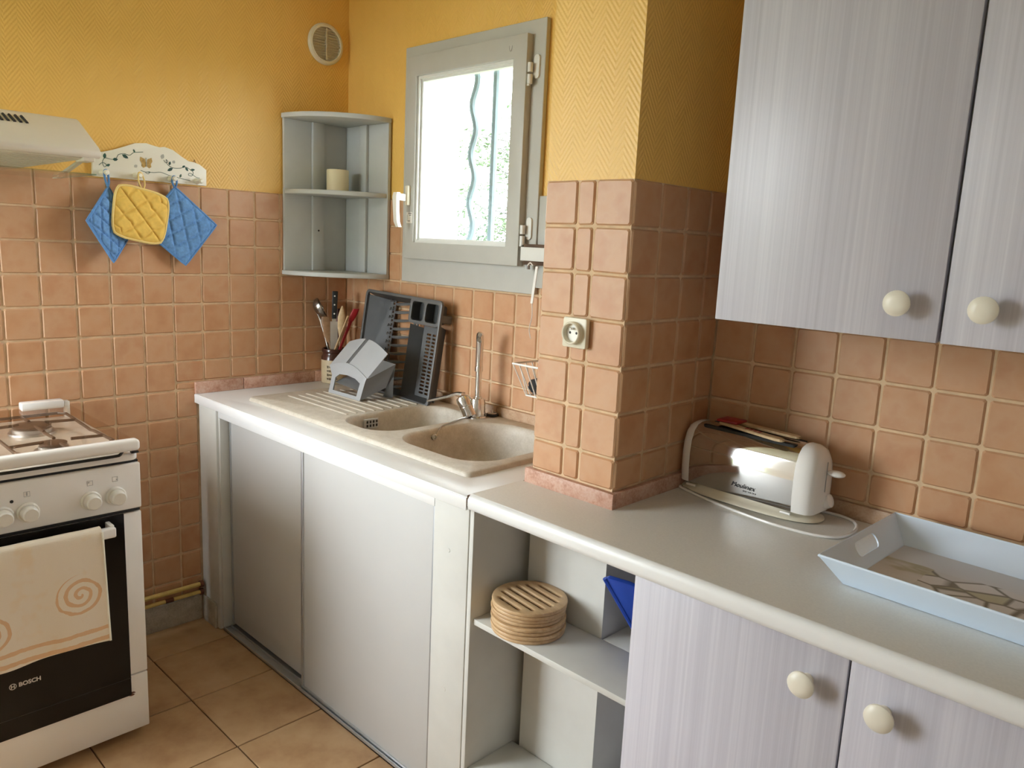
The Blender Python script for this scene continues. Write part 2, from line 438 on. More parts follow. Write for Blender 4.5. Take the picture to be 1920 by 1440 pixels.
struct(obj('wall_rear', bm, 'ceil', smooth=False), 'white painted wall with a window behind the camera', 'wall')
w2 = thing('window_2', 'white framed glazed door behind the camera', 'window', (q['x0'], YR - .1, q['z0']), kind='structure')
for nm, a in (('frame', (q['x0'], q['x1'], q['z0'], q['z0'] + .05)), ('frame', (q['x0'], q['x1'], q['z1'] - .05, q['z1'])), ('mullion', ((q['x0'] + q['x1']) / 2 - .04, (q['x0'] + q['x1']) / 2 + .04, q['z0'] + .05, q['z1'] - .05)), ('frame', (q['x0'], q['x0'] + .05, q['z0'] + .05, q['z1'] - .05)), ('frame', (q['x1'] - .05, q['x1'], q['z0'] + .05, q['z1'] - .05))):
    bx(nm, a[0], a[1], YR - .12, YR - .06, a[2], a[3], 'winlight', w2)
bx('pane', q['x0'] + .05, q['x1'] - .05, YR - .092, YR - .088, q['z0'] + .05, q['z1'] - .05, 'pane', w2, w=0)
bm = nb(); box(bm, -30, 30, -30, 40, -.6, -.5)
struct(obj('ground', bm, 'ground', smooth=False), 'grass outside the house', 'ground')

# tiles ----------------------------------------------------------------
TC = {}
def tile_mesh(w, h, mat='tile', d=.0062, c=.004, inset=.0038, j=.0007):
    key = (round(w, 4), round(h, 4), mat, random.randrange(5))
    if key in TC: return TC[key]
    b = nb(); rings = []
    base = []
    for sx, sz, o in ((-1, -1, 0), (1, -1, 1), (1, 1, 0), (-1, 1, 1)):
        jx, jz = random.uniform(-j, j), random.uniform(-j, j)
        a = (sx * w / 2 + jx, sz * h / 2 + jz)
        p, q_ = (a[0], a[1] - sz * c), (a[0] - sx * c, a[1])
        base += [p, q_] if o == 0 else [q_, p]
    for ins, y in ((0, .004), (.0004, -d * .45 + .004), (inset, -d + .004)):
        rings.append([(x - math.copysign(min(ins, abs(x)), x), y, z - math.copysign(min(ins, abs(z)), z)) for x, z in base])
    loft(b, rings, cap0=False)
    me = mesh_of(b, 'tile', mat, smooth=False)
    TC[key] = me
    return me
def put_tile(parent, me, M):
    o = bpy.data.objects.new('tile', me); C.objects.link(o); o.parent = parent
    o.matrix_basis = WM[parent.name].inverted() @ M
def tiles(parent, axis, const, hs, zs, clip=None):
    rot = {'x': R(90), 'y': 0, '-x': R(-90)}[axis]
    for h0, h1 in zip(hs, hs[1:]):
        for z1, z0 in zip(zs, zs[1:]):
            for (a, b, c_, d_) in (clip(h0, h1, z0, z1) if clip else [(h0, h1, z0, z1)]):
                w, h = b - a - GAP, d_ - c_ - GAP
                if w < .008 or h < .008: continue
                loc = (const, (a + b) / 2, (c_ + d_) / 2) if 'x' in axis else ((a + b) / 2, const, (c_ + d_) / 2)
                M = Matrix.Translation(loc) @ Matrix.Rotation(rot + random.uniform(-.004, .004), 4, 'Z') @ Matrix.Rotation(random.uniform(-.006, .006), 4, 'X')
                put_tile(parent, tile_mesh(w, h), M)
rows = [Z0 - k * P for k in range(7)] + [ZP]
rows_full = [Z0 - k * P for k in range(15)] + [.100]
YS = -1.1375
tiles(wall_left, 'x', 0, [YS + k * P for k in range(5, 11)] + [0], rows, None)
tiles(wall_left, 'x', 0, [YS + k * P for k in range(4, 6)], rows_full[:7] + [ZP], None)
tiles(wall_left, 'x', 0, [YS + 4 * P, -.644], [ZP] + rows_full[7:], None)
tiles(wall_left, 'x', 0, [YE + .002] + [YS + k * P for k in range(-5, 5)], rows_full, None)
def clipwin(h0, h1, z0, z1):
    if z0 < 1.30 or h1 < .39 or h0 > 1.085: return [(h0, h1, z0, z1)]
    out = []
    if h0 < .392: out.append((h0, .392, z0, z1))
    if h1 > 1.084: out.append((1.084, h1, z0, z1))
    return out
tiles(wall_back, 'y', 0, [0] + [.051 + k * P for k in range(14)] + [PX0], rows, clipwin)
tiles(wall_pillar, 'y', PY, [PX0, 1.611, 1.661, PX1], rows)
tiles(wall_pillar, 'x', PX1, [PY, -.3495, -.2455, -.1415, RWY], rows)
tiles(wall_pillar, '-x', PX0, [PY, -.3495, -.2455, -.1415, 0], rows)
tiles(wall_br, 'y', RWY, [PX1] + [1.8743 + k * P for k in range(11)], rows)
# floor tiles
FX, FY, PF = .203, -.9123, .3101
def ftile(x0, x1, y0, y1):
    key = ('f', round(x1 - x0, 3), round(y1 - y0, 3))
    if key not in TC:
        b = nb(); w, h = (x1 - x0) / 2 - .0022, (y1 - y0) / 2 - .0022
        box(b, -w, w, -h, h, -.008, 0); bev(b, .0015, 1); TC[key] = mesh_of(b, 'tile', 'floor', smooth=False)
    put_tile(floor_o, TC[key], Matrix.Translation(((x0 + x1) / 2, (y0 + y1) / 2, random.uniform(-.0006, .0006))))
xs = [XL] + [FX + k * PF for k in range(-4, 11)] + [XR]
ys = [YR] + [FY + k * PF for k in range(-5, 2)]
for x0, x1 in zip(xs, xs[1:]):
    for y0, y1 in zip(ys, ys[1:]):
        if y0 > YE - .05:
            if x1 < .01: continue
            x0 = max(x0, 0.)
        if x1 - x0 > .02 and y1 - y0 > .02: ftile(x0, x1, y0, y1)

# stone upstands and skirting --------------------------------------------
t = thing('trim_1', 'pink stone upstand along the worktop under the left wall tiles', 'upstand', (0, -.3, ZC), kind='structure')
for a, b in ((-.655, -.47), (-.468, -.16), (-.158, -.001)): bx('plinth_strip', -.003, .013, a, b, ZC, ZP - .003, 'pink', t, .0015)
t = thing('trim_2', 'pale stone upstand along the worktop behind the sink', 'upstand', (.7, 0, ZC), kind='structure')
for a, b in ((.014, .42), (.422, .93), (.932, PX0 - .002)): bx('plinth_strip', a, b, -.012, .003, ZC, ZP - .003, 'tanstone', t, .0015)
t = thing('trim_3', 'pink stone plinth around the foot of the tiled pillar', 'plinth', (1.64, -.3, ZC), kind='structure')
bx('plinth_strip', PX0 - .012, PX1 + .011, PY - .012, PY + .003, ZC + .004, ZP - .002, 'pink', t, .0015)
bx('plinth_strip', PX1 - .003, PX1 + .011, PY + .004, RWY - .012, ZC + .004, ZP - .002, 'pink', t, .0015)
bx('plinth_strip', PX0 - .012, PX0 + .003, PY + .004, -.012, ZC + .001, ZP - .002, 'pink', t, .0015)
t = thing('trim_4', 'stone upstand along the worktop behind the toaster', 'upstand', (2.2, RWY, ZC), kind='structure')
for a, b in ((PX1 + .012, 2.09), (2.092, 2.5), (2.502, 2.83)): bx('plinth_strip', a, b, RWY - .010, RWY + .003, ZC + .004, ZP - .003, 'tanstone', t, .0015)
bb = thing('baseboard_left', 'grey stone skirting under the yellow gas pipes', 'skirting', (0, -.9, 0), kind='structure')
for a, b in ((-.93, -.652), (-1.24, -.932), (-1.55, -1.242)): bx('skirting_tile', -.003, .011, a, b, .0, .098, 'greystone', bb, .0015)
pier = thing('wall_pier', 'narrow white pier left of the sliding cabinet doors', 'pier', (.07, -.6, 0), kind='structure')
bm = nb(); box(bm, 0.004, .143, -.643, -.05, 0, .848); bev(bm, .004, 2); obj('pier_body', bm, 'paint', pier)
bx('skirting_tile', .013, .125, -.652, -.640, 0, .098, 'greystone', pier, .0015)

# gas pipes ---------------------------------------------------------------
for z, r_, lab in ((.147, .0085, 'upper yellow gas pipe running low along the left wall'), (.116, .0075, 'lower yellow gas pipe with a worn patch above the skirting')):
    g = thing('gas_pipe', lab, 'pipe', (.028, -1.0, z), group='gas pipes')
    bm = nb(); tube(bm, [(.022, -1.6, z), (.022, -.66, z), ], r_, 10); obj('pipe', bm, 'yellowpipe', g)
    bm = nb(); tube(bm, [(.022, -.664, z), (.022, -.652, z)], r_ + .005, 12); obj('collar', bm, 'rust', g)
    if z < .13:
        bm = nb(); tube(bm, [(.022, -.795, z), (.022, -.765, z)], r_ + .0006, 10); obj('worn_patch', bm, 'rust', g)
    bm = nb(); box(bm, -.003, .03, -.93, -.92, z - .004, z + .004); obj('clip', bm, 'yellowpipe', g)

# ------------------------------------------------------------------ window
wn = thing('window_1', 'small grey framed window over the sink', 'window', (.737, 0, 1.322), kind='structure')
FXa, FXb, FZa, FZb = .394, 1.081, 1.323, 2.160
bm = nb(); prism(bm, [(FXa, FZa), (FXb, FZa), (FXb, FZb), (FXa, FZb)], 0, .018, [[(WX0 + .03, WZ0 + .08), (WX1 - .06, WZ0 + .08), (WX1 - .06, WZ1 - .07), (WX0 + .03, WZ1 - .07)]], AX_XZ); bev(bm, .0015, 1, 60)
obj('frame', bm, 'winpaint', wn)
bx('frame_strip', FXb + .0005, 1.125, -.012, .003, 1.345, 1.632, 'winpaint', wn, .001)
for a in ((WX0 - .002, WX0 + .03, WZ0, WZ1), (WX1 - .03, WX1 + .002, WZ0, WZ1), (WX0, WX1, WZ0 - .002, WZ0 + .03), (WX0, WX1, WZ1 - .03, WZ1 + .002)):
    bx('reveal', a[0], a[1], .004, .199, a[2], a[3], 'winlight', wn, 0)
SXa, SXb, SZa, SZb = .437, 1.027, 1.410, 2.118
GX0, GX1, GZ0, GZ1 = .488, .968, 1.470, 2.050
bm = nb(); prism(bm, [(SXa, SZa), (SXb, SZa), (SXb, SZb), (SXa, SZb)], .016, .044, [[(GX0, GZ0), (GX1, GZ0), (GX1, GZ1), (GX0, GZ1)]], AX_XZ); bev(bm, .003, 2, 60)
sash = obj('sash', bm, 'winpaint', wn)
for k, (e, d0, d1) in enumerate(((.009, .012, .034), (.017, .004, .024))):
    bm = nb(); prism(bm, [(GX0 - .001, GZ0 - .001), (GX1 + .001, GZ0 - .001), (GX1 + .001, GZ1 + .001), (GX0 - .001, GZ1 + .001)], d0, d1, [[(GX0 + e, GZ0 + e), (GX1 - e, GZ0 + e), (GX1 - e, GZ1 - e), (GX0 + e, GZ1 - e)]], AX_XZ)
    obj('glazing_bead', bm, 'winlight', sash, smooth=False)
bx('pane', GX0 - .005, GX1 + .005, .002, .006, GZ0 - .005, GZ1 + .005, 'pane', sash, 0)
for z in (1.51, 2.0):
    bm = nb(); tube(bm, [(1.037, -.036, z - .032), (1.037, -.036, z - .004)], .0085, 12); tube(bm, [(1.037, -.036, z + .002), (1.037, -.036, z + .03)], .0085, 12)
    prism(bm, rrect(1.04, 1.062, z - .015, z + .055, .010, 4), .018, .024, M=AX_XZ); tube(bm, [(1.037, -.036, z - .034), (1.024, -.036, z - .034)], .003, 8)
    obj('hinge', bm, 'winlight', wn)
# handle
bm = nb(); box(bm, .455, .472, -.058, -.043, 1.602, 1.672); bev(bm, .003, 2); hb = obj('handle_plate', bm, 'cream', wn)
bm = nb(); loft(bm, [[(.448 + dx, y, z + dz) for dx, dz in ((0, -.012), (.016, -.012), (.016, .012), (0, .012))] for y, z in ((-.055, 1.628), (-.09, 1.630))])
loft(bm, [[(x + a, y + b, z) for a, b in ((-w, -.007), (w, -.007), (w, .007), (-w, .007))] for x, y, z, w in ((.455, -.094, 1.645, .011), (.455, -.098, 1.63, .012), (.458, -.098, 1.58, .010), (.460, -.096, 1.54, .010), (.464, -.09, 1.522, .008))])
obj('handle_lever', bm, 'knobwhite', wn)
st = bx('sticker', .450, .484, -.0445, -.0438, 1.538, 1.578, 'knobwhite', wn, 0)
bm = nb(); box(bm, .462, .480, -.0448, -.0444, 1.572, 1.5745); box(bm, .4535, .455, -.0448, -.0444, 1.546, 1.568); box(bm, .458, .472, -.0448, -.0444, 1.545, 1.547); box(bm, .466, .478, -.0448, -.0444, 1.566, 1.568); obj('printed_mark', bm, 'darkletter', st)
bm = nb(); tube(bm, bez((.950, -.044, 2.088), (.951, -.045, 2.066), (.962, -.045, 2.066), (.962, -.044, 2.088), 8), .0012, 6); obj('hook_mark', bm, 'greyprint', wn)

# ------------------------------------------------------------------ outside: iron bars and a tree
gr = thing('window_grille', 'pale grey iron bars outside the window, some of them wavy', 'grille', (.6, .16, 1.3))
def wavy(x, amp, ph):
    return [(x + amp * math.sin(2 * PI * (z - ph) / .174), .16, z) for z in [1.25 + .02 * i for i in range(58)]]
for x, amp, ph in ((.355, .012, .02), (.578, .0125, 2.0185), (.688, 0, 0), (.912, .0125, .1)):
    bm = nb(); tube(bm, wavy(x, amp, ph), .0125, 8); obj('iron_bar', bm, 'barpaint', gr)
for z in (1.28, 2.32):
    bm = nb(); box(bm, .2, 1.2, .152, .168, z - .012, z + .012); obj('cross_rail', bm, 'barpaint', gr)
tr = thing('tree', 'pale green tree with thin twigs outside the window', 'tree', (-4.4, 5.7, -.5))
bm = nb(); tube(bm, spline([(-4.3, 5.6, -.55), (-4.25, 5.65, 1.0), (-4.15, 5.7, 2.2), (-4.1, 5.8, 3.2)], 6), [.12 - .0045 * i for i in range(19)], 8); obj('trunk', bm, 'bark', tr)
rnd = random.Random(3)
bm = nb(); lv = nb()
for k in range(80):
    z = rnd.uniform(1.0, 2.9); a = rnd.uniform(0, 2 * PI); ln = rnd.uniform(.6, 1.5)
    p0 = Vector((-4.2, 5.7, z)); d = Vector((math.cos(a), math.sin(a), rnd.uniform(-.2, .5)))
    pts = spline([p0, p0 + d * ln * .5 + Vector((0, 0, .05)), p0 + d * ln + Vector((0, 0, rnd.uniform(-.25, .1)))], 5)
    tube(bm, pts, [.012 * (1 - i / 14) for i in range(len(pts))], 5)
    if rnd.random() < .66:
        for i in range(3, len(pts)):
            for s in range(12):
                c = pts[i] + Vector((rnd.uniform(-.1, .1), rnd.uniform(-.1, .1), rnd.uniform(-.11, .09)))
                u_ = Vector((rnd.uniform(-1, 1), rnd.uniform(-1, 1), rnd.uniform(-1, .4))).normalized(); w_ = u_.cross(Vector((rnd.random(), rnd.random(), rnd.random()))).normalized()
                l2 = rnd.uniform(.03, .06)
                vs = [lv.verts.new(c + q_) for q_ in (u_ * -l2, w_ * l2 * .35, u_ * l2, w_ * -l2 * .35)]
                lv.faces.new(vs)
obj('branches', bm, 'bark', tr)
tag(obj('foliage', lv, 'leaf', tr, smooth=False), kind='stuff')

# ------------------------------------------------------------------ sink worktop, sink cabinet
wt = thing('sink_worktop', 'white worktop holding the sink under the window', 'worktop', (.74, -.33, ZC))
bm = nb(); prism(bm, [(.002, -.655), (1.488, -.655), (1.488, -.012), (.002, -.012)], .853, ZC, [rrect(.56, 1.36, -.51, -.055, .03, 3)]); bev(bm, .002, 2, 60)
obj('top_slab', bm, 'white', wt)
bx('front_edge_strip', .003, 1.487, -.6575, -.6545, .852, ZC - .002, 'white', wt, .001)
sc_ = thing('sink_cabinet', 'white cabinet under the sink with two sliding doors', 'cabinet', (.75, -.6, 0))
bx('top_rail', .143, 1.345, -.634, -.59, .818, .8515, 'white', sc_, .001)
bx('end_stile', 1.346, 1.4745, -.634, -.612, .0, .8515, 'paint', sc_, .002)
bx('reveal_board', .1435, .156, -.634, -.58, .012, .8175, 'paint', sc_, .001)
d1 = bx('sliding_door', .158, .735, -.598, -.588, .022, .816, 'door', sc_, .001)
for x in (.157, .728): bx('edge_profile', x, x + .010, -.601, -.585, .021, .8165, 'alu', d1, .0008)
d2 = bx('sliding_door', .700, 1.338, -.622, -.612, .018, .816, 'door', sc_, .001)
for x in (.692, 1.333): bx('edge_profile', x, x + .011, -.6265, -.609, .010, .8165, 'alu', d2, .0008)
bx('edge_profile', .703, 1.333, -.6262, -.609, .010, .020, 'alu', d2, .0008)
tk = nb()
box(tk, .15, 1.345, -.634, -.575, 0, .004)
for y in (-.634, -.606, -.579): box(tk, .15, 1.345, y, y + .004, 0, .013)
obj('bottom_track', tk, 'alu', sc_, smooth=False)
for z in (.72, .34):
    bm = nb(); lathe(bm, [(.006, 0), (.005, .001)], 12, Matrix.Translation((1.405, -.634, z)) @ Matrix.Rotation(R(90), 4, 'X')); obj('screw_cap', bm, 'paint', sc_)

# sink
SZ = .8975
sk = thing('sink', 'cream composite sink with two bowls and a ribbed drainer', 'sink', (.8, -.29, ZC))
b1 = rrect(.662, .917, -.492, -.072, (.10, .10, .14, .09), 8)
b2 = rrect(.952, 1.338, -.492, -.068, (.11, .11, .10, .15), 8)
outer = rrect(.205, 1.378, -.551, -.016, (.018, .018, .02, .02), 4)
def ring2(o, k, z): 
    cx = sum(p[0] for p in o) / len(o); cy = sum(p[1] for p in o) / len(o)
    hx = max(p[0] for p in o) - cx; hy = max(p[1] for p in o) - cy
    return [(cx + (x - cx) * (1 - k / hx), cy + (y - cy) * (1 - k / hy), z) for x, y in o]
bm = nb(); o2 = [(x, y) for x, y, z in ring2(outer, .006, 0)]
edges = []
for loop, z in ((o2, SZ), (b1, SZ), (b2, SZ)):
    vs = [bm.verts.new((x, y, z)) for x, y in loop]; edges += [bm.edges.new((vs[i], vs[(i + 1) % len(vs)])) for i in range(len(vs))]
bmesh.ops.triangle_fill(bm, use_beauty=True, use_dissolve=False, edges=edges)
loft(bm, [ring2(outer, .006, SZ), ring2(outer, .002, SZ - .002), ring2(outer, 0, SZ - .006), ring2(outer, -.002, ZC)], False, False)
bmesh.ops.remove_doubles(bm, verts=bm.verts, dist=.0001)
obj('deck', bm, 'sink', sk, angle=50)
for o_, dp in ((b1, .15), (b2, .16)):
    bm = nb(); loft(bm, [ring2(o_, k, SZ + z) for k, z in ((-.004, -.0003), (.0, 0.0), (.004, -.002), (.009, -.008), (.014, -.025), (.022, -dp * .6), (.032, -dp * .87), (.055, -dp * .97), (.09, -dp))], False, True)
    bw = obj('bowl', bm, 'sink', sk, angle=60)
    cx = sum(p[0] for p in o_) / len(o_); cy = sum(p[1] for p in o_) / len(o_)
    bm = nb(); lathe(bm, [(.043, 0), (.041, .003), (.03, .002), (.028, -.001)], 24, Matrix.Translation((cx, cy, SZ - dp + .0005))); obj('drain', bm, 'steel', bw)
for k in range(10):
    y = -.425 + k * .037
    bm = nb(); tube(bm, [(.27 + .01 * (k % 2), y, SZ - .005), (.31, y, SZ - .0038), (.625, y, SZ - .0038), (.645, y, SZ - .005)], .0072, 12); obj('drainer_rib', bm, 'sink', sk)
bm = nb(); box(bm, .6810, .6838, -.384, -.327, .848, .882); bev(bm, .0008, 1); og = obj('overflow_plate', bm, 'steel', sk)
for k in range(4):
    y = -.375 + k * .0125
    bm = nb(); box(bm, .6834, .6843, y, y + .007, .854, .863); box(bm, .6834, .6843, y, y + .007, .867, .876); obj('overflow_slot', bm, 'darkslot', og)
bm = nb(); lathe(bm, [(.010, 0), (.010, .004), (.006, .005), (.0055, .001)], 16, Matrix.Translation((.9685, -.321, .874)) @ Matrix.Rotation(R(90), 4, 'Y')); obj('chain_eyelet', bm, 'steel', sk)
bm = nb(); cp = spline([(.905, -.125, SZ + .003), (.915, -.17, SZ + .003), (.932, -.22, SZ + .003), (.948, -.27, SZ + .002), (.962, -.295, SZ - .004), (.974, -.318, SZ - .022)], 6); tube(bm, cp, .0019, 6); obj('plug_chain', bm, 'steel', sk)
# tap
fx, fy = .915, -.088
tp = thing('kitchen_tap', 'chrome mixer tap with a tall spout between the sink bowls', 'tap', (fx, fy, SZ))
bm = nb(); lathe(bm, [(.034, 0), (.034, .003), (.028, .006), (.0265, .05), (.024, .064), (.016, .066)], 24, Matrix.Translation((fx, fy, SZ))); obj('tap_body', bm, 'chrome', tp)
bm = nb(); lathe(bm, [(.026, 0), (.026, .034), (.0245, .036), (.026, .038), (.026, .062), (.022, .071), (.01, .075)], 28, along((fx - .006, fy - .022, SZ + .006), (fx - .044, fy - .040, SZ + .082))); obj('mixer_cartridge', bm, 'chrome', tp)
bm = nb(); tube(bm, spline([(fx - .034, fy - .036, SZ + .077), (fx - .058, fy - .042, SZ + .076), (fx - .10, fy - .050, SZ + .060), (fx - .182, fy - .066, SZ + .032)], 5), [.014, .014, .013, .012, .0115, .011, .0105, .010, .010, .010, .0095, .009, .009, .009, .0085, .007], 10, flat=.55); obj('lever', bm, 'chrome', tp)
dx, dy = .70, -.71
sp_ = [(fx, fy, SZ + .058), (fx, fy, SZ + .17)]
bm = nb(); tube(bm, sp_, .0100, 16); tube(bm, [(fx, fy, SZ + .060), (fx, fy, SZ + .072)], .0145, 16); st_ = obj('spout_pipe', bm, 'chrome', tp)
bm = nb(); tube(bm, [(fx, fy, SZ + .158), (fx, fy, SZ + .174)], .0138, 16); obj('spout_collar', bm, 'chrome', tp)
a_ = [(fx, fy, SZ + .170), (fx, fy, SZ + .255), (fx + dx * .003, fy + dy * .003, SZ + .266), (fx + dx * .009, fy + dy * .009, SZ + .276), (fx + dx * .018, fy + dy * .018, SZ + .282), (fx + dx * .026, fy + dy * .026, SZ + .283)]
bm = nb(); tube(bm, a_, [.0122, .0124, .0126, .0126, .0115, .007], 16); obj('spout_head', bm, 'chrome', tp)
pg = thing('sink_plug', 'black rubber sink plug lying behind the tap', 'plug', (.935, -.036, SZ))
bm = nb(); lathe(bm, [(.017, 0), (.021, .004), (.021, .009), (.018, .011)], 24, Matrix.Translation((.935, -.036, SZ))); obj('rubber', bm, 'black', pg)
bm = nb(); lathe(bm, [(.017, .0111), (.016, .013), (.005, .0135), (.004, .018), (.006, .021), (.003, .023)], 20, Matrix.Translation((.935, -.036, SZ))); obj('steel_cap', bm, 'steel', pg)

# ------------------------------------------------------------------ right-hand worktop, open shelves, cabinets
ZR = .892
w2_ = thing('worktop', 'grey worktop with a rounded front edge carrying toaster and tray', 'worktop', (2.2, -.35, ZR))
def edge_prof(y):   # rounded postformed nose
    return [(y, .854), (y - .004, .853), (y - .011, .856), (y - .013, .865), (y - .013, .878), (y - .010, .887), (y - .004, .8915), (y, ZR)]
bm = nb(); prism(bm, [(1.4905, -.643), (2.83, -.643), (2.83, RWY - .001), (PX1 + .0085, RWY - .001), (PX1 + .0085, PY - .0095), (1.4905, PY - .0095)], .854, ZR); obj('top_slab', bm, 'counter', w2_, smooth=False)
bm = nb(); loft(bm, [[(x, y, z) for y, z in edge_prof(-.643)] for x in (1.4905, 2.83)]); obj('front_nose', bm, 'white', w2_, angle=60)
bx('joint_strip', 1.4885, 1.4903, -.656, -.02, .86, ZR - .002, 'brown', w2_, 0)
un = thing('open_shelf_unit', 'white open niche with a shelf between sink cabinet and grey cabinet', 'shelf unit', (1.72, -.4, 0))
bx('side_panel', 1.4755, 1.490, -.632, -.02, .0, .852, 'paint', un, .002)
bx('shelf_board', 1.4905, 1.957, -.622, PY + .002, .550, .565, 'paint', un, .0015)
bx('shelf_board', PX1 + .001, 1.957, PY + .002, RWY + .001, .550, .565, 'paint', un, .0015)
bx('base_board', 1.4905, 1.957, -.622, PY + .002, .135, .155, 'paint', un, .0015)
bx('base_board', PX1 + .001, 1.957, PY + .002, RWY + .001, .135, .155, 'paint', un, .0015)
bx('kick_board', 1.4905, 1.957, -.60, -.585, .0, .134, 'paint', un, .0015)
def knob(parent, x, y, z):
    bm = nb(); lathe(bm, [(.010, 0), (.010, .004), (.008, .010), (.010, .018), (.019, .022), (.0225, .026), (.0225, .030), (.018, .034), (.008, .036)], 24, Matrix.Translation((x, y, z)) @ Matrix.Rotation(R(90), 4, 'X')); return obj('knob', bm, 'knobcream', parent)
bc = thing('base_cabinet', 'grey wood-grain base cabinet under the right worktop', 'cabinet', (2.38, -.35, 0))
bx('side_panel', 1.9605, 1.977, -.615, RWY, .1, .852, 'grain', bc, 0)
bx('side_panel', 2.783, 2.80, -.615, RWY, .1, .852, 'grain', bc, 0)
bx('bottom_panel', 1.978, 2.782, -.60, RWY, .1, .117, 'grain', bc, 0)
bx('back_panel', 1.978, 2.782, RWY - .012, RWY, .118, .852, 'grain', bc, 0)
bx('plinth_board', 1.9605, 2.80, -.57, -.555, .0, .099, 'brown', bc, 0)
for x0, x1, kx in ((1.9605, 2.3785, 2.317), (2.3825, 2.80, 2.441)):
    d = bx('door', x0, x1, -.635, -.617, .118, .8475, 'grain', bc, .001); knob(d, kx, -.635, .785)
wc = thing('wall_cabinet', 'grey wood-grain wall cabinet with round cream knobs', 'cabinet', (2.37, -.23, 1.345))
bx('side_panel', 1.9505, 1.967, -.381, RWY, 1.347, 2.09, 'grain', wc, 0)
bx('side_panel', 2.783, 2.80, -.381, RWY, 1.347, 2.09, 'grain', wc, 0)
bx('bottom_panel', 1.968, 2.782, -.381, RWY, 1.347, 1.364, 'grain', wc, 0)
bx('top_panel', 1.968, 2.782, -.381, RWY, 2.073, 2.09, 'grain', wc, 0)
bx('back_panel', 1.968, 2.782, RWY - .01, RWY, 1.365, 2.072, 'grain', wc, 0)
bx('divider', 2.370, 2.386, -.381, -.08, 1.365, 2.072, 'alu', wc, 0)
for x0, x1, kx in ((1.9505, 2.3735, 2.311), (2.3800, 2.80, 2.4435)):
    d = bx('door', x0, x1, -.401, -.383, 1.345, 2.092, 'grain', wc, .001); knob(d, kx, -.401, 1.4085)

# trivets
tv = None
def slots(n, w, half):
    out = []
    for k in range(n):
        u = (k - (n - 1) / 2) * w; ln = math.sqrt(max(half * half - u * u, 0)) - .012
        if ln > .015: out.append(rrect(u - .0052, u + .0052, -ln, ln, .0050, 3))
    return out
TR_ = .092
labs = ['slatted round wooden trivet on top of the stack in the niche', 'second round wooden trivet from the top of the stack', 'third round wooden trivet from the top of the stack', 'bottom round wooden trivet resting on the white shelf']
for k in range(4):
    zb = .565 + (3 - k) * .0195
    M_ = Matrix.Translation((1.603 + (.002, -.003, .002, .004)[k], -.545 + (0, .002, -.002, -.003)[k], zb)) @ Matrix.Rotation(R(-98 + (0, 3, -2, 5)[k]), 4, 'Z')
    if tv is None:
        tv = thing('trivet', labs[0], 'trivet', group='stack of wooden trivets', M=M_)
        bm = nb(); prism(bm, circ(0, 0, TR_ - .0015, 48), .0003, .0092, [[(y, x) for x, y in s_][::-1] for s_ in slots(6, .0250, TR_ - .012)]); bev(bm, .0028, 2, 70); obj('lower_layer', bm, 'trivet', tv, local=True)
        bm = nb(); prism(bm, circ(0, 0, TR_, 48), .0096, .0190, slots(6, .0250, TR_ - .010)); bev(bm, .0032, 2, 70); obj('upper_layer', bm, 'trivet', tv, local=True)
    else:
        c_ = copy_tree(tv, None, M_); c_['label'] = labs[k]
# blue board leaning in the niche
a_, b_, d_ = Vector((1.842, -.405, .567)), Vector((1.952, -.375, .567)), Vector((1.775, -.484, .738))
u_ = (b_ - a_).normalized(); v_ = d_ - a_; hv = v_.length; sk_ = v_.dot(u_); v_ = (v_ - u_ * sk_).normalized(); n_ = u_.cross(v_); H_ = math.sqrt(hv * hv - sk_ * sk_)
M_ = Matrix(((u_.x, v_.x, n_.x, a_.x), (u_.y, v_.y, n_.y, a_.y), (u_.z, v_.z, n_.z, a_.z), (0, 0, 0, 1)))
bl = thing('chopping_board', 'blue plastic chopping board leaning in the white niche', 'chopping board', M=M_)
bm = nb(); prism(bm, [(0, .006), (.006, 0), (.10, 0), (.104, .01), (.11, H_ - .03), (sk_ + .06, H_ - .002), (sk_ + .012, H_), (sk_ + .002, H_ - .008)], -.006, .006, [rrect(-.014, .060, .048, .098, .012, 3)]); bev(bm, .002, 2, 40); obj('board', bm, 'bluepl', bl, local=True)
bm = nb(); box(bm, .02, .022, H_ - .035, H_ - .015, .0062, .0066); obj('scratch', bm, 'greypaint', bl, local=True)
bm = nb(); tube(bm, [(.002, .004, .004), (sk_ + .004, H_ - .004, .004)], .006, 8); obj('rim', bm, 'bluepl', bl, local=True)

# ------------------------------------------------------------------ cooker
SY0, SY1 = -1.673, -1.073
ck = thing('gas_cooker', 'white gas cooker with a black glass oven door and a lid', 'cooker', (.3, -1.373, 0))
bm = nb(); box(bm, .045, .575, SY0, SY1, .03, .845); bev(bm, .003, 2); obj('body', bm, 'enamel', ck)
for y in (SY0 + .06, SY1 - .06):
    for x in (.08, .53):
        bm = nb(); lathe(bm, [(.018, 0), (.018, .015), (.012, .016), (.012, .032)], 16, Matrix.Translation((x, y, 0))); obj('foot', bm, 'black', ck)
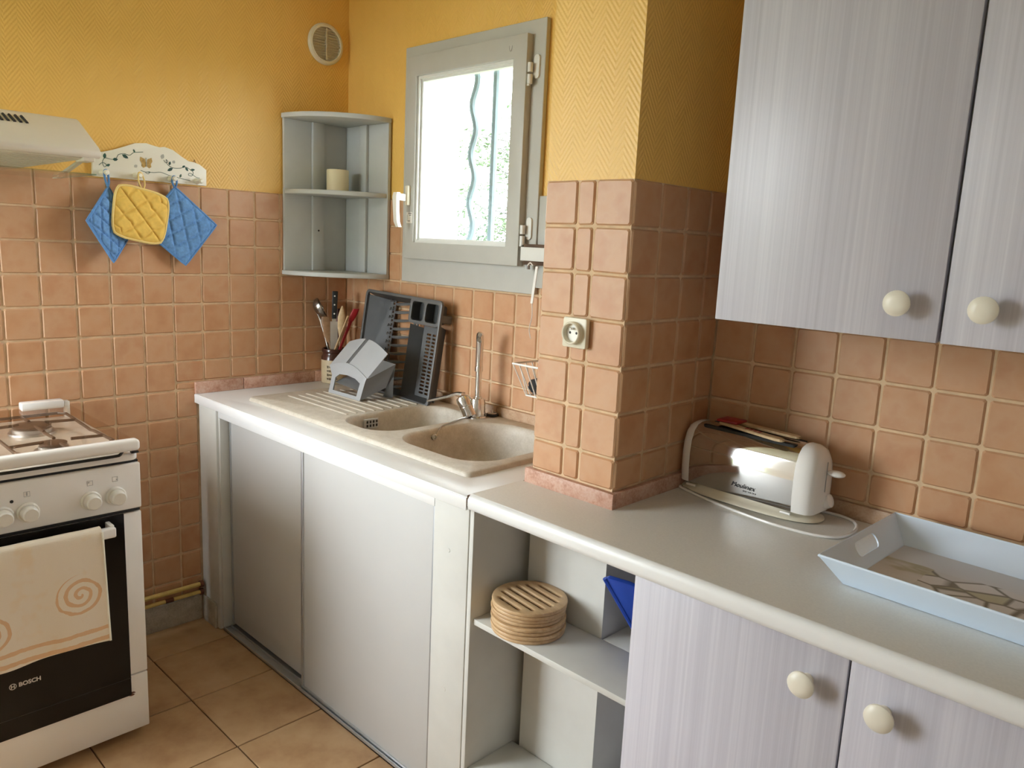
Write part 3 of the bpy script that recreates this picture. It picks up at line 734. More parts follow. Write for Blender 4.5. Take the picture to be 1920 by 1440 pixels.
# control panel
bm = nb(); box(bm, .565, .602, SY0, SY1, .706, .836); bev(bm, .004, 3); cp_ = obj('control_panel', bm, 'enamel', ck)
bm = nb(); box(bm, .56, .590, SY0 + .002, SY1 - .002, .836, .842); obj('dark_gap', bm, 'black', ck)
bm = nb(); box(bm, .56, .592, SY0 + .002, SY1 - .002, .696, .706); obj('dark_gap', bm, 'black', ck)
def px_M(y, z, x=.602, tilt=0): return Matrix.Translation((x, y, z)) @ Matrix.Rotation(R(90), 4, 'Y')
for y in (-1.140, -1.203, -1.350, -1.406, -1.540, -1.602):
    bm = nb(); lathe(bm, [(.026, 0), (.026, .005), (.023, .008)], 28, px_M(y, .752)); kb = obj('knob', bm, 'knobwhite', cp_)
    bm = nb(); lathe(bm, [(.020, .008), (.0205, .012), (.019, .030), (.016, .033)], 28, px_M(y, .752)); obj('knob_cap', bm, 'knobwhite', kb)
for y, kd in ((-1.140, 0), (-1.203, 1), (-1.350, 2)):
    bm = nb()
    for a in ((-.007, .007, -.0068, -.006), (-.007, .007, .006, .0068), (-.007, -.0062, -.006, .006), (.0062, .007, -.006, .006)): box(bm, .6021, .6025, y + a[0], y + a[1], .800 + a[2], .800 + a[3])
    if kd == 2: box(bm, .6021, .6025, y - .0015, y + .0015, .796, .805)
    else:
        c = (.004, -.003)[kd]; box(bm, .6021, .6025, y + c - .0015, y + c + .0015, .7965 + kd * .004, .7995 + kd * .004)
    obj('printed_symbol', bm, 'greyprint', cp_)
bm = nb(); lathe(bm, [(.0042, 0), (.004, .001)], 14, px_M(-1.384, .787)); obj('indicator_lamp', bm, 'black', cp_)
# hob
bm = nb(); prism(bm, rrect(.03, .598, SY0 + .001, SY1 - .001, .02, 4), .843, .864); bev(bm, .005, 3, 50); obj('hob_plate', bm, 'enamel', ck)
for cx, cy, rr in ((.215, -1.235, .052), (.455, -1.245, .036), (.215, -1.51, .040), (.455, -1.51, .045)):
    bm = nb(); lathe(bm, [(rr + .012, .8641), (rr + .010, .869), (rr, .871), (rr, .879), (rr - .006, .882)], 28, Matrix.Translation((cx, cy, 0))); bu = obj('burner', bm, 'alu', ck)
    bm = nb(); lathe(bm, [(rr - .003, .8821), (rr - .002, .888), (rr - .012, .8905)], 28, Matrix.Translation((cx, cy, 0))); obj('burner_cap', bm, 'graterod', bu)
for yc in (-1.235, -1.511):
    g = nb(); w = .118; zt = .8905; r4 = .0045
    lo_, hi_ = yc - w, yc + w
    pr = [(.105, lo_, zt), (.105, hi_ - .02, zt), (.125, hi_, zt), (.24, hi_, zt - .004), (.29, hi_ + .005, zt - .010), (.33, hi_ + .005, zt - .012), (.38, hi_, zt - .004), (.53, hi_, zt), (.555, hi_ - .02, zt), (.565, hi_ - .03, zt - .010), (.565, lo_ + .03, zt - .010), (.555, lo_ + .01, zt), (.53, lo_, zt)]
    tube(g, pr, r4, 8, closed=True); fr_ = obj('pan_support', g, 'graterod', ck)
    for cx in (.215, .455):
        for a, b in (((cx, hi_), (cx, yc + .034)), ((cx, lo_), (cx, yc - .034)), ((cx - .11 if cx < .3 else .335, yc), (cx - .03, yc)), ((cx + .03, yc), (.335 if cx < .3 else .56, yc))):
            g = nb(); tube(g, [(a[0], a[1], zt - .002), (b[0], b[1], zt + .001)], r4, 8); obj('pan_support_finger', g, 'graterod', fr_)
bm = nb(); tube(bm, spline([(.575, SY1 - .035, .868), (.598, SY1 - .05, .8645), (.604, SY1 - .07, .8635), (.604, -1.25, .8635), (.604, -1.40, .8635), (.600, -1.42, .866)], 5), .0042, 8); obj('front_rod', bm, 'black', ck)
bm = nb(); box(bm, .592, .606, SY1 - .022, SY1 - .004, .865, .871); obj('lid_buffer', bm, 'black', ck)
# lid
bm = nb(); prism(bm, rrect(.045, .594, SY0 + .012, SY1 - .012, .012, 3), .8985, .9025); ld = obj('glass_lid', bm, 'lidglass', ck, smooth=False)
bm = nb(); box(bm, .580, .614, SY0, SY1, .872, .905); bev(bm, .011, 4); obj('lid_front_bar', bm, 'enamel', ld)
for y0, y1 in ((-1.222, -1.102), (-1.645, -1.525)):
    bm = nb(); box(bm, .022, .060, y0, y1, .896, .922); bev(bm, .005, 2); obj('lid_hinge', bm, 'enamel', ck)
    bm = nb(); box(bm, .028, .052, y1 + .003, y1 + .018, .846, .915); bev(bm, .003, 2); obj('hinge_arm', bm, 'enamel', ck)
# oven door
bm = nb(); box(bm, .576, .597, SY0, SY1, .207, .694); bev(bm, .003, 2); dr = obj('oven_door', bm, 'enamel', ck)
bm = nb(); box(bm, .5965, .6015, SY0 + .048, SY1 - .048, .146, .696); bev(bm, .0012, 1); gl_ = obj('oven_glass', bm, 'blackglass', dr)
bm = nb(); box(bm, .6012, .6018, SY0 + .048, SY1 - .048, .200, .2022); obj('glass_seam', bm, 'darkslot', gl_)
TXT = Matrix(((0, 0, 1, .6018), (1, 0, 0, 0), (0, 1, 0, 0), (0, 0, 0, 1)))
lg = text_bm('BOSCH', .0158, Matrix.Translation((0, -1.3715, .2905)) @ TXT, .0003, 0, .0005); obj('lettering', lg, 'letter', gl_, smooth=False)
bm = nb(); prism(bm, circ(-1.4105, .2905, .0084, 24), .6016, .6021, [circ(-1.4105, .2905, .0069, 24)[::-1]], AX_YZ)
for a in ((-.0042, -.0024, -.005, .005), (.0024, .0042, -.005, .005), (-.0024, .0024, -.001, .001)): box(bm, .6016, .6021, -1.4105 + a[0], -1.4105 + a[1], .2905 + a[2], .2905 + a[3])
obj('emblem', bm, 'letter', gl_, smooth=False)
bm = nb(); box(bm, .632, .652, SY0 + .085, SY1 - .085, .652, .680); bev(bm, .005, 3); hd = obj('door_handle', bm, 'enamel', dr)
for y in (SY0 + .086, SY1 - .098): 
    bm = nb(); box(bm, .600, .640, y, y + .012, .660, .684); bev(bm, .003, 2); obj('handle_bracket', bm, 'enamel', hd)
bm = nb(); box(bm, .572, .596, SY0, SY1, .03, .203); bev(bm, .003, 2); dw = obj('drawer_front', bm, 'enamel', ck)
rg = random.Random(5)
bm = nb(); prism(bm, [(SY1 - .052 + rg.uniform(-.004, .012), .146 + rg.uniform(-.006, .006)) for _ in range(1)] + circ(SY1 - .046, .147, .010, 11, .0065), .5961, .5966, M=AX_YZ); obj('rust_chip', bm, 'rust', dw)

# towel on the oven handle
def towel():
    m, t, b = nt('cream_towel_print')
    g = pos(t); sp = N(t, 'ShaderNodeSeparateXYZ'); L(t, g, sp.inputs[0])
    nn = math_(t, 'MULTIPLY', math_(t, 'SUBTRACT', noise(t, g, 34, 2), .5), .010)
    masks = None
    def spiral(cy, cz, R_):
        y = math_(t, 'ADD', math_(t, 'MULTIPLY', math_(t, 'SUBTRACT', sp.outputs[1], cy), .95), nn); z = math_(t, 'ADD', math_(t, 'SUBTRACT', sp.outputs[2], cz), nn)
        r = math_(t, 'SQRT', math_(t, 'ADD', math_(t, 'MULTIPLY', y, y), math_(t, 'MULTIPLY', z, z)))
        a = math_(t, 'DIVIDE', math_(t, 'ARCTAN2', z, y), 2 * PI)
        f = math_(t, 'FRACT', math_(t, 'ADD', math_(t, 'ADD', math_(t, 'DIVIDE', r, .0215), a), .45))
        band = math_(t, 'LESS_THAN', math_(t, 'ABSOLUTE', math_(t, 'SUBTRACT', f, .5)), .2)
        return math_(t, 'MULTIPLY', band, math_(t, 'LESS_THAN', r, R_))
    s1 = spiral(-1.257, .521, .056); s2 = spiral(-1.468, .478, .05); s3 = spiral(-1.62, .55, .05)
    def stripe(z0, w): return math_(t, 'LESS_THAN', math_(t, 'ABSOLUTE', math_(t, 'ADD', math_(t, 'SUBTRACT', sp.outputs[2], z0), nn)), w)
    front = math_(t, 'GREATER_THAN', sp.outputs[0], .645)
    st = math_(t, 'MAXIMUM', stripe(.413, .0055), stripe(.384, .006))
    fac = math_(t, 'MULTIPLY', math_(t, 'MULTIPLY', math_(t, 'MAXIMUM', math_(t, 'MAXIMUM', s1, s2), math_(t, 'MAXIMUM', s3, st)), front), .75)
    blot = noise(t, g, 13, 3); bl_ = N(t, 'ShaderNodeMapRange'); bl_.inputs[1].default_value = .60; bl_.inputs[2].default_value = .72; bl_.inputs[4].default_value = .45; L(t, blot, bl_.inputs[0])
    base = mix(t, bl_.outputs[0], (.88, .79, .66), (.86, .66, .42))
    L(t, mix(t, fac, base, (.76, .44, .20)), b.inputs['Base Color'])
    b.inputs['Roughness'].default_value = .95; b.inputs['Specular IOR Level'].default_value = .15
    bump(t, b, noise(t, g, 700, 2), .6, .0015)
    return m
MT['towel'] = towel()
tw = thing('tea_towel', 'cream towel with an orange spiral hanging over the oven handle', 'towel', (.642, -1.38, .38))
bm = nb(); ny = 30; prof = [(.629, .395), (.629, .50), (.6285, .60), (.6285, .66), (.6295, .682), (.636, .688), (.645, .6885), (.653, .685), (.6565, .677), (.6575, .66), (.6585, .60), (.660, .54), (.6615, .48), (.663, .42), (.664, .3745)]
ringsT = []
for i in range(ny + 1):
    y = -1.590 + (1.590 - 1.196) * i / ny; row = []
    for k, (x, z) in enumerate(prof):
        s_ = max(0, (.68 - z) / .3); wob = .004 * s_ * math.sin(i * .55 + k * .12) + .003 * s_ * math.sin(i * .23 + 1)
        row.append((x + (wob + .004 * s_ if k > 8 else .001 * math.sin(i)), y + .006 * s_ * (1 if k > 8 else .4) * ((i / ny) - .4), z + .004 * math.sin(i * .35) * s_))
    ringsT.append(row)
loft(bm, ringsT, False, False, closed=False)
bmesh.ops.recalc_face_normals(bm, faces=bm.faces); bmesh.ops.solidify(bm, geom=list(bm.faces), thickness=.0028)
obj('cloth', bm, 'towel', tw, angle=60)
bm = nb(); tube(bm, [Vector(p) + Vector((0, .0005, 0)) for p in ringsT[-1][8:]], .0030, 6); obj('selvedge', bm, 'board', tw)

# ------------------------------------------------------------------ cooker hood
HY0, HY1 = -1.670, -1.072
hd_ = thing('cooker_hood', 'white cooker hood with black vent slots above the cooker', 'cooker hood', (.2, -1.37, 1.63))
bm = nb(); prism(bm, [(.002, 1.668), (.002, 1.776), (.225, 1.776), (.245, 1.768), (.395, 1.688), (.408, 1.676), (.408, 1.664), (.395, 1.656), (.39, 1.668)], HY0, HY1, M=Matrix(((1, 0, 0, 0), (0, 0, 1, 0), (0, 1, 0, 0), (0, 0, 0, 1)))); bev(bm, .004, 2, 25); hb_ = obj('housing', bm, 'hoodwhite', hd_)
for k in range(12):
    y = -1.224 - k * .0145; p0 = Vector((.262, y, 1.7600)); p1 = Vector((.300, y + .004, 1.7395))
    bm = nb(); tube(bm, [p0 + Vector((0, 0, .0002)), p1 + Vector((0, 0, .0002))], .0036, 8, flat=1.); obj('vent_slot', bm, 'darkslot', hb_)
HM = Matrix(((1, 0, 0, 0), (0, 1, 0, 0), (.085, 0, 1, 1.6225), (0, 0, 0, 1)))
bm = nb(); prism(bm, [(.012, HY0 + .004), (.39, HY0 + .004), (.39, HY1 - .03), (.012, HY1 - .155)], 0, .006, M=HM); ft = obj('grease_filter', bm, 'hoodwhite', hd_)
for k in range(14):
    x = .04 + k * .024; bm = nb(); box(bm, x, x + .012, HY0 + .02, HY1 - .17 + x * .3, -.0018, -.0001); bmesh.ops.transform(bm, matrix=HM, verts=bm.verts); obj('filter_slat', bm, 'hoodwhite', ft)
bx('glass_visor', .03, .392, HY0 + .01, HY1 - .012, 1.6130, 1.6165, 'visor', hd_, 0)
bm = nb(); box(bm, .03, .392, HY1 - .0118, HY1 - .0100, 1.6130, 1.6165); obj('visor_edge', bm, plain('green_glass_edge', (.30, .42, .36), .3), hd_)
for y in (HY0 + .004, HY1 - .028):
    bm = nb(); prism(bm, [(.36, 1.667), (.395, 1.667), (.10, 1.612), (.055, 1.612)], y, y + .012, M=Matrix(((1, 0, 0, 0), (0, 0, 1, 0), (0, 1, 0, 0), (0, 0, 0, 1)))); obj('visor_bracket', bm, 'hoodwhite', hd_)
bm = nb(); box(bm, .335, .40, HY1 - .045, HY1 - .014, 1.648, 1.660); bev(bm, .002, 1); obj('bracket_block', bm, 'hoodwhite', hd_)
bm = nb(); tube(bm, spline([(.24, -1.13, 1.657), (.25, -1.14, 1.654), (.255, -1.16, 1.654), (.25, -1.18, 1.655)], 5), .002, 6); obj('spring_clip', bm, 'steel', hd_)

# ------------------------------------------------------------------ peg board and pot holders
pb = thing('peg_board', 'ivory scalloped peg board painted with green vines and a butterfly', 'peg board', (.0, -.785, 1.632))
ol = [(-.971, 1.632), (-.969, 1.697), (-.955, 1.706), (-.934, 1.712), (-.905, 1.721), (-.866, 1.737), (-.835, 1.750), (-.80, 1.754), (-.772, 1.748), (-.757, 1.746), (-.74, 1.749), (-.712, 1.742), (-.682, 1.723), (-.66, 1.711), (-.64, 1.709), (-.62, 1.703), (-.597, 1.687), (-.598, 1.632)]
bm = nb(); prism(bm, ol, .0, .014, M=AX_YZ); bev(bm, .0015, 2, 30); bd = obj('board', bm, 'board', pb)
for y in (-.941, -.837, -.724, -.632):
    bm = nb(); lathe(bm, [(.011, 0), (.010, .006), (.006, .012), (.0055, .024), (.008, .030), (.0085, .036), (.005, .041)], 16, Matrix.Translation((.014, y, 1.645)) @ Matrix.Rotation(R(90), 4, 'Y')); obj('peg', bm, 'board', pb)
def yz(pts, x=.0143): return [(x, y, z) for y, z in pts]
def leaf(bm, y, z, ang, ln, wd, x=.0142):
    c, s = math.cos(ang), math.sin(ang)
    pts = [(0, 0), (.35, .5), (.7, .42), (1, 0), (.7, -.42), (.35, -.5)]
    prism(bm, [(y + c * a * ln - s * b * wd, z + s * a * ln + c * b * wd) for a, b in pts], x - .0004, x + .0004, M=AX_YZ)
for curve, lvs in (
    ([(-.951, 1.668), (-.94, 1.677), (-.928, 1.671), (-.935, 1.664), (-.940, 1.678), (-.932, 1.692), (-.912, 1.690), (-.898, 1.694), (-.890, 1.707), (-.872, 1.712), (-.855, 1.709), (-.842, 1.719), (-.826, 1.722), (-.812, 1.724)], ((-.934, 1.690, 1.4, .018, .010), (-.909, 1.690, .1, .017, .010), (-.879, 1.709, -.5, .022, .011), (-.928, 1.667, .6, .013, .008), (-.838, 1.719, 2.0, .012, .006))),
    ([(-.745, 1.706), (-.738, 1.697), (-.731, 1.702), (-.737, 1.708), (-.733, 1.693), (-.715, 1.683), (-.69, 1.684), (-.672, 1.690), (-.657, 1.684), (-.645, 1.675), (-.650, 1.662), (-.662, 1.664), (-.655, 1.671), (-.635, 1.659), (-.622, 1.657)], ((-.727, 1.690, 1.3, .014, .008), (-.715, 1.682, -2.6, .022, .010), (-.683, 1.687, .6, .013, .007), (-.672, 1.689, -.9, .016, .008), (-.655, 1.681, .2, .017, .008))),
    ([(-.822, 1.664), (-.806, 1.660), (-.792, 1.662), (-.798, 1.655), (-.806, 1.660), (-.78, 1.661), (-.756, 1.664), (-.73, 1.657), (-.70, 1.652), (-.675, 1.648), (-.655, 1.645)], ((-.692, 1.652, 1.2, .014, .007),))):
    bm = nb(); tube(bm, spline(yz(curve), 4), .0009, 5)
    for l_ in lvs: leaf(bm, *l_)
    obj('painted_vine', bm, 'vine', bd)
bm = nb()
for s in (-1, 1): prism(bm, [(-.803 + s * a, 1.692 + b) for a, b in ((.001, -.004), (.004, .010), (.018, .016), (.020, .004), (.015, -.004), (.016, -.014), (.009, -.019), (.002, -.014))][::s], .0138, .0147, M=AX_YZ)
bf = obj('painted_butterfly', bm, 'butterfly', bd)
bm = nb(); tube(bm, yz([(-.803, 1.678), (-.803, 1.706)], .0148), .0015, 6); obj('butterfly_body', bm, 'greypaint', bf)
bm = nb(); leaf(bm, -.752, 1.708, 1.2, .018, .012); leaf(bm, -.715, 1.698, .9, .012, .010); leaf(bm, -.842, 1.672, .7, .013, .010); obj('faded_motif', bm, 'greypaint', bd)
for y, z in ((-.945, 1.712), (-.635, 1.711)):
    bm = nb(); tube(bm, [(.004, y - .004, z - .004), (.004, y, z + .008), (.004, y + .004, z - .004)], .0012, 6); obj('hanging_eye', bm, 'brown', pb)

def holder(name, label, corners, mat, bind, peg, rnd_, group='pot holders'):
    """corners: four (x,y,z) in order around; quilted pad with piping and a loop"""
    th = thing(name, label, 'pot holder', tuple(sum((Vector(c) for c in corners), Vector()) / 4), group=group)
    A, B, Cc, D = [Vector(c) for c in corners]
    nrm = (B - A).cross(D - A).normalized()
    if nrm.x < 0: nrm = -nrm
    n = 56
    def P_(u, v):
        # superellipse rounding of the unit square
        a, b = 2 * u - 1, 2 * v - 1
        if rnd_:
            k = rnd_; m_ = max(abs(a), abs(b), 1e-6); l_ = max((abs(a)**4 + abs(b)**4)**(1 / 4), 1e-6); f = (1 - k) + k * m_ / l_; a, b = a * f, b * f
        u, v = (a + 1) / 2, (b + 1) / 2
        return A * (1 - u) * (1 - v) + B * u * (1 - v) + Cc * u * v + D * (1 - u) * v
    def puff(u, v):
        e = min(u, v, 1 - u, 1 - v); edge = min(1, e / .10)**.5
        if rnd_ == 0: g1, g2 = abs(math.sin(PI * (u * 4.0 + v * 1.6))), abs(math.sin(PI * (v * 3.0 - u * 2.5)))
        else: g1, g2 = abs(math.sin(PI * (u + v) * 2.6)), abs(math.sin(PI * (u - v) * 2.6))
        w = mnoise.noise(Vector((u * 9, v * 9, 3.1 if rnd_ else 8))) * .0016
        return edge * (.0025 + .0085 * min(1, 2.0 * min(g1, g2))**.5 + w)
    bm = nb(); fr, bk = [], []
    for i in range(n + 1):
        fr.append([bm.verts.new(P_(i / n, j / n) + nrm * puff(i / n, j / n)) for j in range(n + 1)])
        bk.append([bm.verts.new(P_(i / n, j / n) - nrm * .002) for j in range(n + 1)])
    for i in range(n):
        for j in range(n):
            bm.faces.new((fr[i][j], fr[i + 1][j], fr[i + 1][j + 1], fr[i][j + 1])); bm.faces.new((bk[i][j], bk[i][j + 1], bk[i + 1][j + 1], bk[i + 1][j]))
    obj('quilted_pad', bm, mat, th, angle=80)
    per = [(i / 12, 0) for i in range(12)] + [(1, i / 12) for i in range(12)] + [(1 - i / 12, 1) for i in range(12)] + [(0, 1 - i / 12) for i in range(12)]
    bm = nb(); tube(bm, [P_(u, v) + nrm * .0015 for u, v in per], .0042, 8, closed=True); obj('binding', bm, bind, th)
    return th, P_
h1, Pp = holder('pot_holder', 'blue quilted pot holder half hidden behind the yellow one', [(.048, -.938, 1.600), (.085, -1.018, 1.490), (.055, -.934, 1.362), (.024, -.862, 1.462)], 'bluecloth', 'bluebind', None, 0)
bm = nb(); tube(bm, spline([(.048, -.938, 1.598), (.046, -.944, 1.62), (.044, -.946, 1.646), (.044, -.941, 1.653), (.044, -.936, 1.646), (.046, -.934, 1.62), (.048, -.938, 1.598)], 5), .0035, 6); obj('hanging_loop', bm, 'bluebind', h1)
h2, Pp = holder('pot_holder', 'blue quilted pot holder hanging just right of the yellow one', [(.030, -.717, 1.618), (.030, -.574, 1.497), (.034, -.689, 1.355), (.026, -.832, 1.476)], 'bluecloth', 'bluebind', None, 0)
bm = nb(); tube(bm, spline([(.034, -.719, 1.616), (.040, -.729, 1.632), (.046, -.730, 1.647), (.046, -.724, 1.653), (.046, -.718, 1.646), (.040, -.714, 1.632), (.034, -.717, 1.616)], 5), .0035, 6); obj('hanging_loop', bm, 'bluebind', h2)
h3, Pp = holder('pot_holder', 'yellow quilted pot holder hanging between the blue ones', [(.066, -.920, 1.618), (.066, -.748, 1.582), (.066, -.778, 1.418), (.066, -.942, 1.450)], 'yellowcloth', 'yellowbind', None, .75)
bm = nb(); tube(bm, spline([(.064, -.840, 1.604), (.056, -.845, 1.625), (.050, -.843, 1.648), (.048, -.837, 1.655), (.050, -.830, 1.647), (.056, -.826, 1.622), (.064, -.832, 1.604)], 5), .0028, 6); obj('hanging_loop', bm, 'yellowbind', h3)

# ------------------------------------------------------------------ round air vent
vt = thing('air_vent', 'round cream slatted vent high in the corner', 'vent', (0, -.108, 2.208))
MV = Matrix.Translation((0, -.108, 2.208)) @ Matrix.Rotation(R(90), 4, 'Y')
bm = nb(); lathe(bm, [(.0765, 0), (.0765, .008), (.072, .014), (.064, .016), (.061, .013), (.061, .002)], 40, MV); obj('ring', bm, 'cream', vt)
bm = nb(); lathe(bm, [(.061, .0005), (.0605, .0015)], 36, MV); obj('backing', bm, plain('gilded_mesh', (.62, .48, .22), .3, .8, var=.3, vs=40), vt)
for k in range(12):
    z = -.052 + k * .0095; ln = math.sqrt(.0605**2 - z * z)
    bm = nb(); loft(bm, [[(x, -.108 + s * ln, 2.208 + z + dz) for x, dz in ((.004, .0025), (.012, -.001), (.0135, .0005), (.005, .004))] for s in (-1, 1)]); obj('slat', bm, 'cream', vt)
bm = nb(); box(bm, .004, .013, -.110, -.106, 2.15, 2.266); obj('centre_rib', bm, 'cream', vt)

# ------------------------------------------------------------------ corner shelf
cs = thing('corner_shelf', 'grey quarter-round corner shelf with three tiers', 'shelf', (.1, -.1, 1.325))
bx('side_panel', .004, .017, -.295, -.006, 1.340, 1.908, 'shelfgrey', cs, .001)
bx('back_panel', .0175, .297, -.018, -.005, 1.340, 1.908, 'shelfgrey', cs, .001)
for z0, z1 in ((1.908, 1.926), (1.630, 1.647), (1.323, 1.340)):
    ol_ = [(.0045, -.0055)] + [(.0045 + .296 * math.sin(R(a)), -.0055 - .296 * math.cos(R(a))) for a in range(0, 91, 5)] if z0 != 1.630 else [(.0175, -.0185)] + [(.0175 + .277 * math.sin(R(a)), -.0185 - .277 * math.cos(R(a))) for a in range(0, 91, 5)]
    bm = nb(); prism(bm, ol_, z0, z1); bev(bm, .003, 2, 50); obj('shelf_board', bm, 'shelfgrey', cs)
for z0, z1 in ((1.3405, 1.6295), (1.6475, 1.9075)):
    bx('batten', .0175, .030, -.178, -.128, z0, z1, 'shelfgrey', cs, .001); bx('batten', .125, .172, -.031, -.0185, z0, z1, 'shelfgrey', cs, .001)
bm = nb(); lathe(bm, [(.004, 0), (.0035, .001)], 10, Matrix.Translation((.0302, -.153, 1.497)) @ Matrix.Rotation(R(90), 4, 'Y')); obj('screw_hole', bm, 'black', cs)
cd = thing('pillar_candle', 'cream pillar candle on the middle tier of the corner shelf', 'candle', (.105, -.115, 1.647))
bm = nb(); lathe(bm, [(.041, 0), (.0425, .002), (.0425, .080), (.0415, .0845), (.037, .085), (.034, .081), (.006, .079)], 36, Matrix.Translation((.105, -.115, 1.6472))); obj('wax', bm, 'candle', cd)
bm = nb(); tube(bm, [(.105, -.115, 1.725), (.106, -.115, 1.736)], .0015, 6); obj('wick', bm, 'black', cd)

# ------------------------------------------------------------------ utensil crock and its contents
KX, KY = .064, -.100
kr = thing('utensil_crock', 'brown and cream stoneware crock holding utensils in the corner', 'crock', (KX, KY, ZC))
bm = nb(); lathe(bm, [(.047, .0005), (.051, .004), (.052, .05), (.052, .098)], 32, Matrix.Translation((KX, KY, ZC)), cap1=False); obj('cream_body', bm, 'crockcream', kr)
bm = nb(); lathe(bm, [(.0522, .097), (.0515, .108), (.047, .116), (.0455, .124), (.049, .128), (.050, .138), (.048, .142), (.043, .140), (.041, .12), (.041, .01)], 32, Matrix.Translation((KX, KY, ZC)), cap0=False); obj('brown_neck', bm, 'crockbrown', kr)
bm = nb()
for k in range(5):
    a = R(-62 + 10 * k); rr = .0523
    for j in range(4):
        z = ZC + .022 + j * .016; q_ = .0035 + .002 * ((k + j) % 2)
        tube(bm, [(KX + rr * math.cos(a + s * .09), KY + rr * math.sin(a + s * .09), z + q_ * math.sin(s * PI * 2 + k)) for s in (-.8, -.3, .2, .7)], .0014, 5)
obj('printed_label', bm, 'label', kr)
# ladle
ld_ = thing('ladle', 'steel ladle standing in the crock', 'ladle', (KX, KY, .94), group='utensils in the crock')
bm = nb(); tube(bm, spline([(.058, -0.098, .93), (.046, -0.118, 1.03), (.030, -0.144, 1.14), (.024, -0.154, 1.17)], 6), .0042, 8, flat=.6); obj('handle', bm, 'steel', ld_)
bm = nb(); lathe(bm, [(.0385, 0), (.040, -.003), (.038, -.013), (.031, -.023), (.018, -.030), (.004, -.032)], 28, along((.047, -0.148, 1.196), (.047 + .03, -.148 + .045, 1.196 + .028)), cap0=False)
bmesh.ops.solidify(bm, geom=list(bm.faces), thickness=.0015); obj('bowl', bm, 'steel', ld_)
# knife
kn = thing('kitchen_knife', 'black handled knife standing handle up in the crock', 'knife', (.095, -0.114, .98), group='utensils in the crock')
tdir = Vector((.55, .84, 0)).normalized(); ndir = Vector((.84, -.55, 0)).normalized()
def slab(c0, c1, w0, w1, th):
    b = nb(); c0, c1 = Vector(c0), Vector(c1)
    loft(b, [[c + tdir * (sx * w) + ndir * (sn * th) for sx, sn in ((-1, -1), (1, -1), (1, 1), (-1, 1))] for c, w in ((c0, w0), (c1, w1))]); return b
bm = slab((.092, -0.120, .99), (.092, -0.120, 1.140), .0145, .0150, .0010); obj('blade', bm, 'steel', kn)
bm = slab((.0922, -0.120, 1.140), (.0925, -0.120, 1.152), .008, .0085, .006); bev(bm, .001, 1); obj('bolster', bm, 'steel', kn)
bm = slab((.0925, -0.120, 1.1525), (.096, -0.118, 1.262), .0095, .0115, .0085); bev(bm, .003, 2); hk = obj('handle', bm, 'black', kn)
for z in (1.172, 1.208, 1.243):
    c = Vector((.0925 + (z - 1.1525) * .032, -.1195, z)); bm = nb(); lathe(bm, [(.0032, 0), (.003, .0012)], 10, along(c + ndir * .0086, c + ndir * .02)); obj('rivet', bm, 'knobwhite', hk)
def stick(name, label, cat, p0, p1, w0, w1, mat, head=None):
    t = thing(name, label, cat, p0, group='utensils in the crock')
    bm = nb(); tube(bm, [Vector(p0).lerp(Vector(p1), k / 6) for k in range(7)], [w0 + (w1 - w0) * k / 6 for k in range(7)], 8, flat=.5); obj('handle', bm, mat, t)
    if head: 
        bm = nb(); rr = []
        for c, w, th in head: rr.append([Vector(c) + tdir * (w * math.cos(a)) + ndir * (th * math.sin(a)) for a in [2 * PI * i / 12 for i in range(12)]])
        loft(bm, rr); obj('head', bm, mat, t)
    return t
stick('wooden_spatula', 'flat brown wooden spatula behind the ladle handle', 'spatula', (.060, -0.102, .93), (.052, -0.114, 1.06), .005, .006, 'oldwood', [((.052, -0.114, 1.05), .010, .003), ((.048, -0.120, 1.08), .018, .003), ((.043, -0.126, 1.14), .019, .003), ((.041, -0.128, 1.155), .014, .002)])
stick('wooden_spoon', 'pale wooden spoon with a pointed head in the crock', 'spoon', (.078, -0.090, .93), (.112, -0.100, 1.09), .005, .006, 'spoonwood', [((.110, -0.100, 1.08), .007, .004), ((.116, -0.102, 1.12), .014, .005), ((.120, -0.103, 1.16), .015, .005), ((.122, -0.102, 1.19), .008, .004), ((.121, -0.101, 1.205), .002, .002)])
stick('kitchen_turner', 'dark red plastic turner with a broad blade in the crock', 'turner', (.066, -0.086, .93), (.076, -0.088, 1.10), .007, .010, plain('dark_red_plastic', (.12, .015, .015), .4), [((.076, -0.088, 1.095), .010, .005), ((.080, -0.088, 1.16), .013, .005), ((.084, -0.088, 1.19), .010, .004)])
t = stick('red_spatula', 'bright red spatula with a pale stick leaning right in the crock', 'spatula', (.070, -.110, .95), (.160, -.085, 1.150), .0065, .008, 'red', [((.158, -.085, 1.146), .010, .004), ((.172, -.081, 1.175), .014, .004), ((.184, -.077, 1.198), .012, .003)])
bm = nb(); tube(bm, [(.080, -0.124, .985), (.168, -0.104, 1.168)], .006, 8, flat=.6); obj('pale_stick', bm, 'spoonwood', t)

# ------------------------------------------------------------------ dish rack leaning on the wall
V_ = Vector((.010, .050, .380)).normalized(); U_ = Vector((1, 0, .004)); U_ = (U_ - V_ * U_.dot(V_)).normalized(); N_ = U_.cross(V_)
O_ = Vector((.222, -.114, .9015))
MR = Matrix(((U_.x, V_.x, N_.x, O_.x), (U_.y, V_.y, N_.y, O_.y), (U_.z, V_.z, N_.z, O_.z), (0, 0, 0, 1)))
rk = thing('dish_rack', 'dark grey plastic dish rack leaning against the wall by the sink', 'dish rack', M=MR)
def pr(name, ol_, n0, n1, holes=(), mat='rackdark', parent=None, w=0.):
    bm = nb(); prism(bm, ol_, n0, n1, holes)
    if w: bev(bm, w, 2, 60)
    return obj(name, bm, mat, parent or rk, local=(parent is None), smooth=True)
RW, RH = .462, .384
pr('rim', rrect(0, RW, 0, RH, .018, 5), -.012, 0, [rrect(.011, RW - .011, .011, RH - .011, .012, 4)], w=.0025)
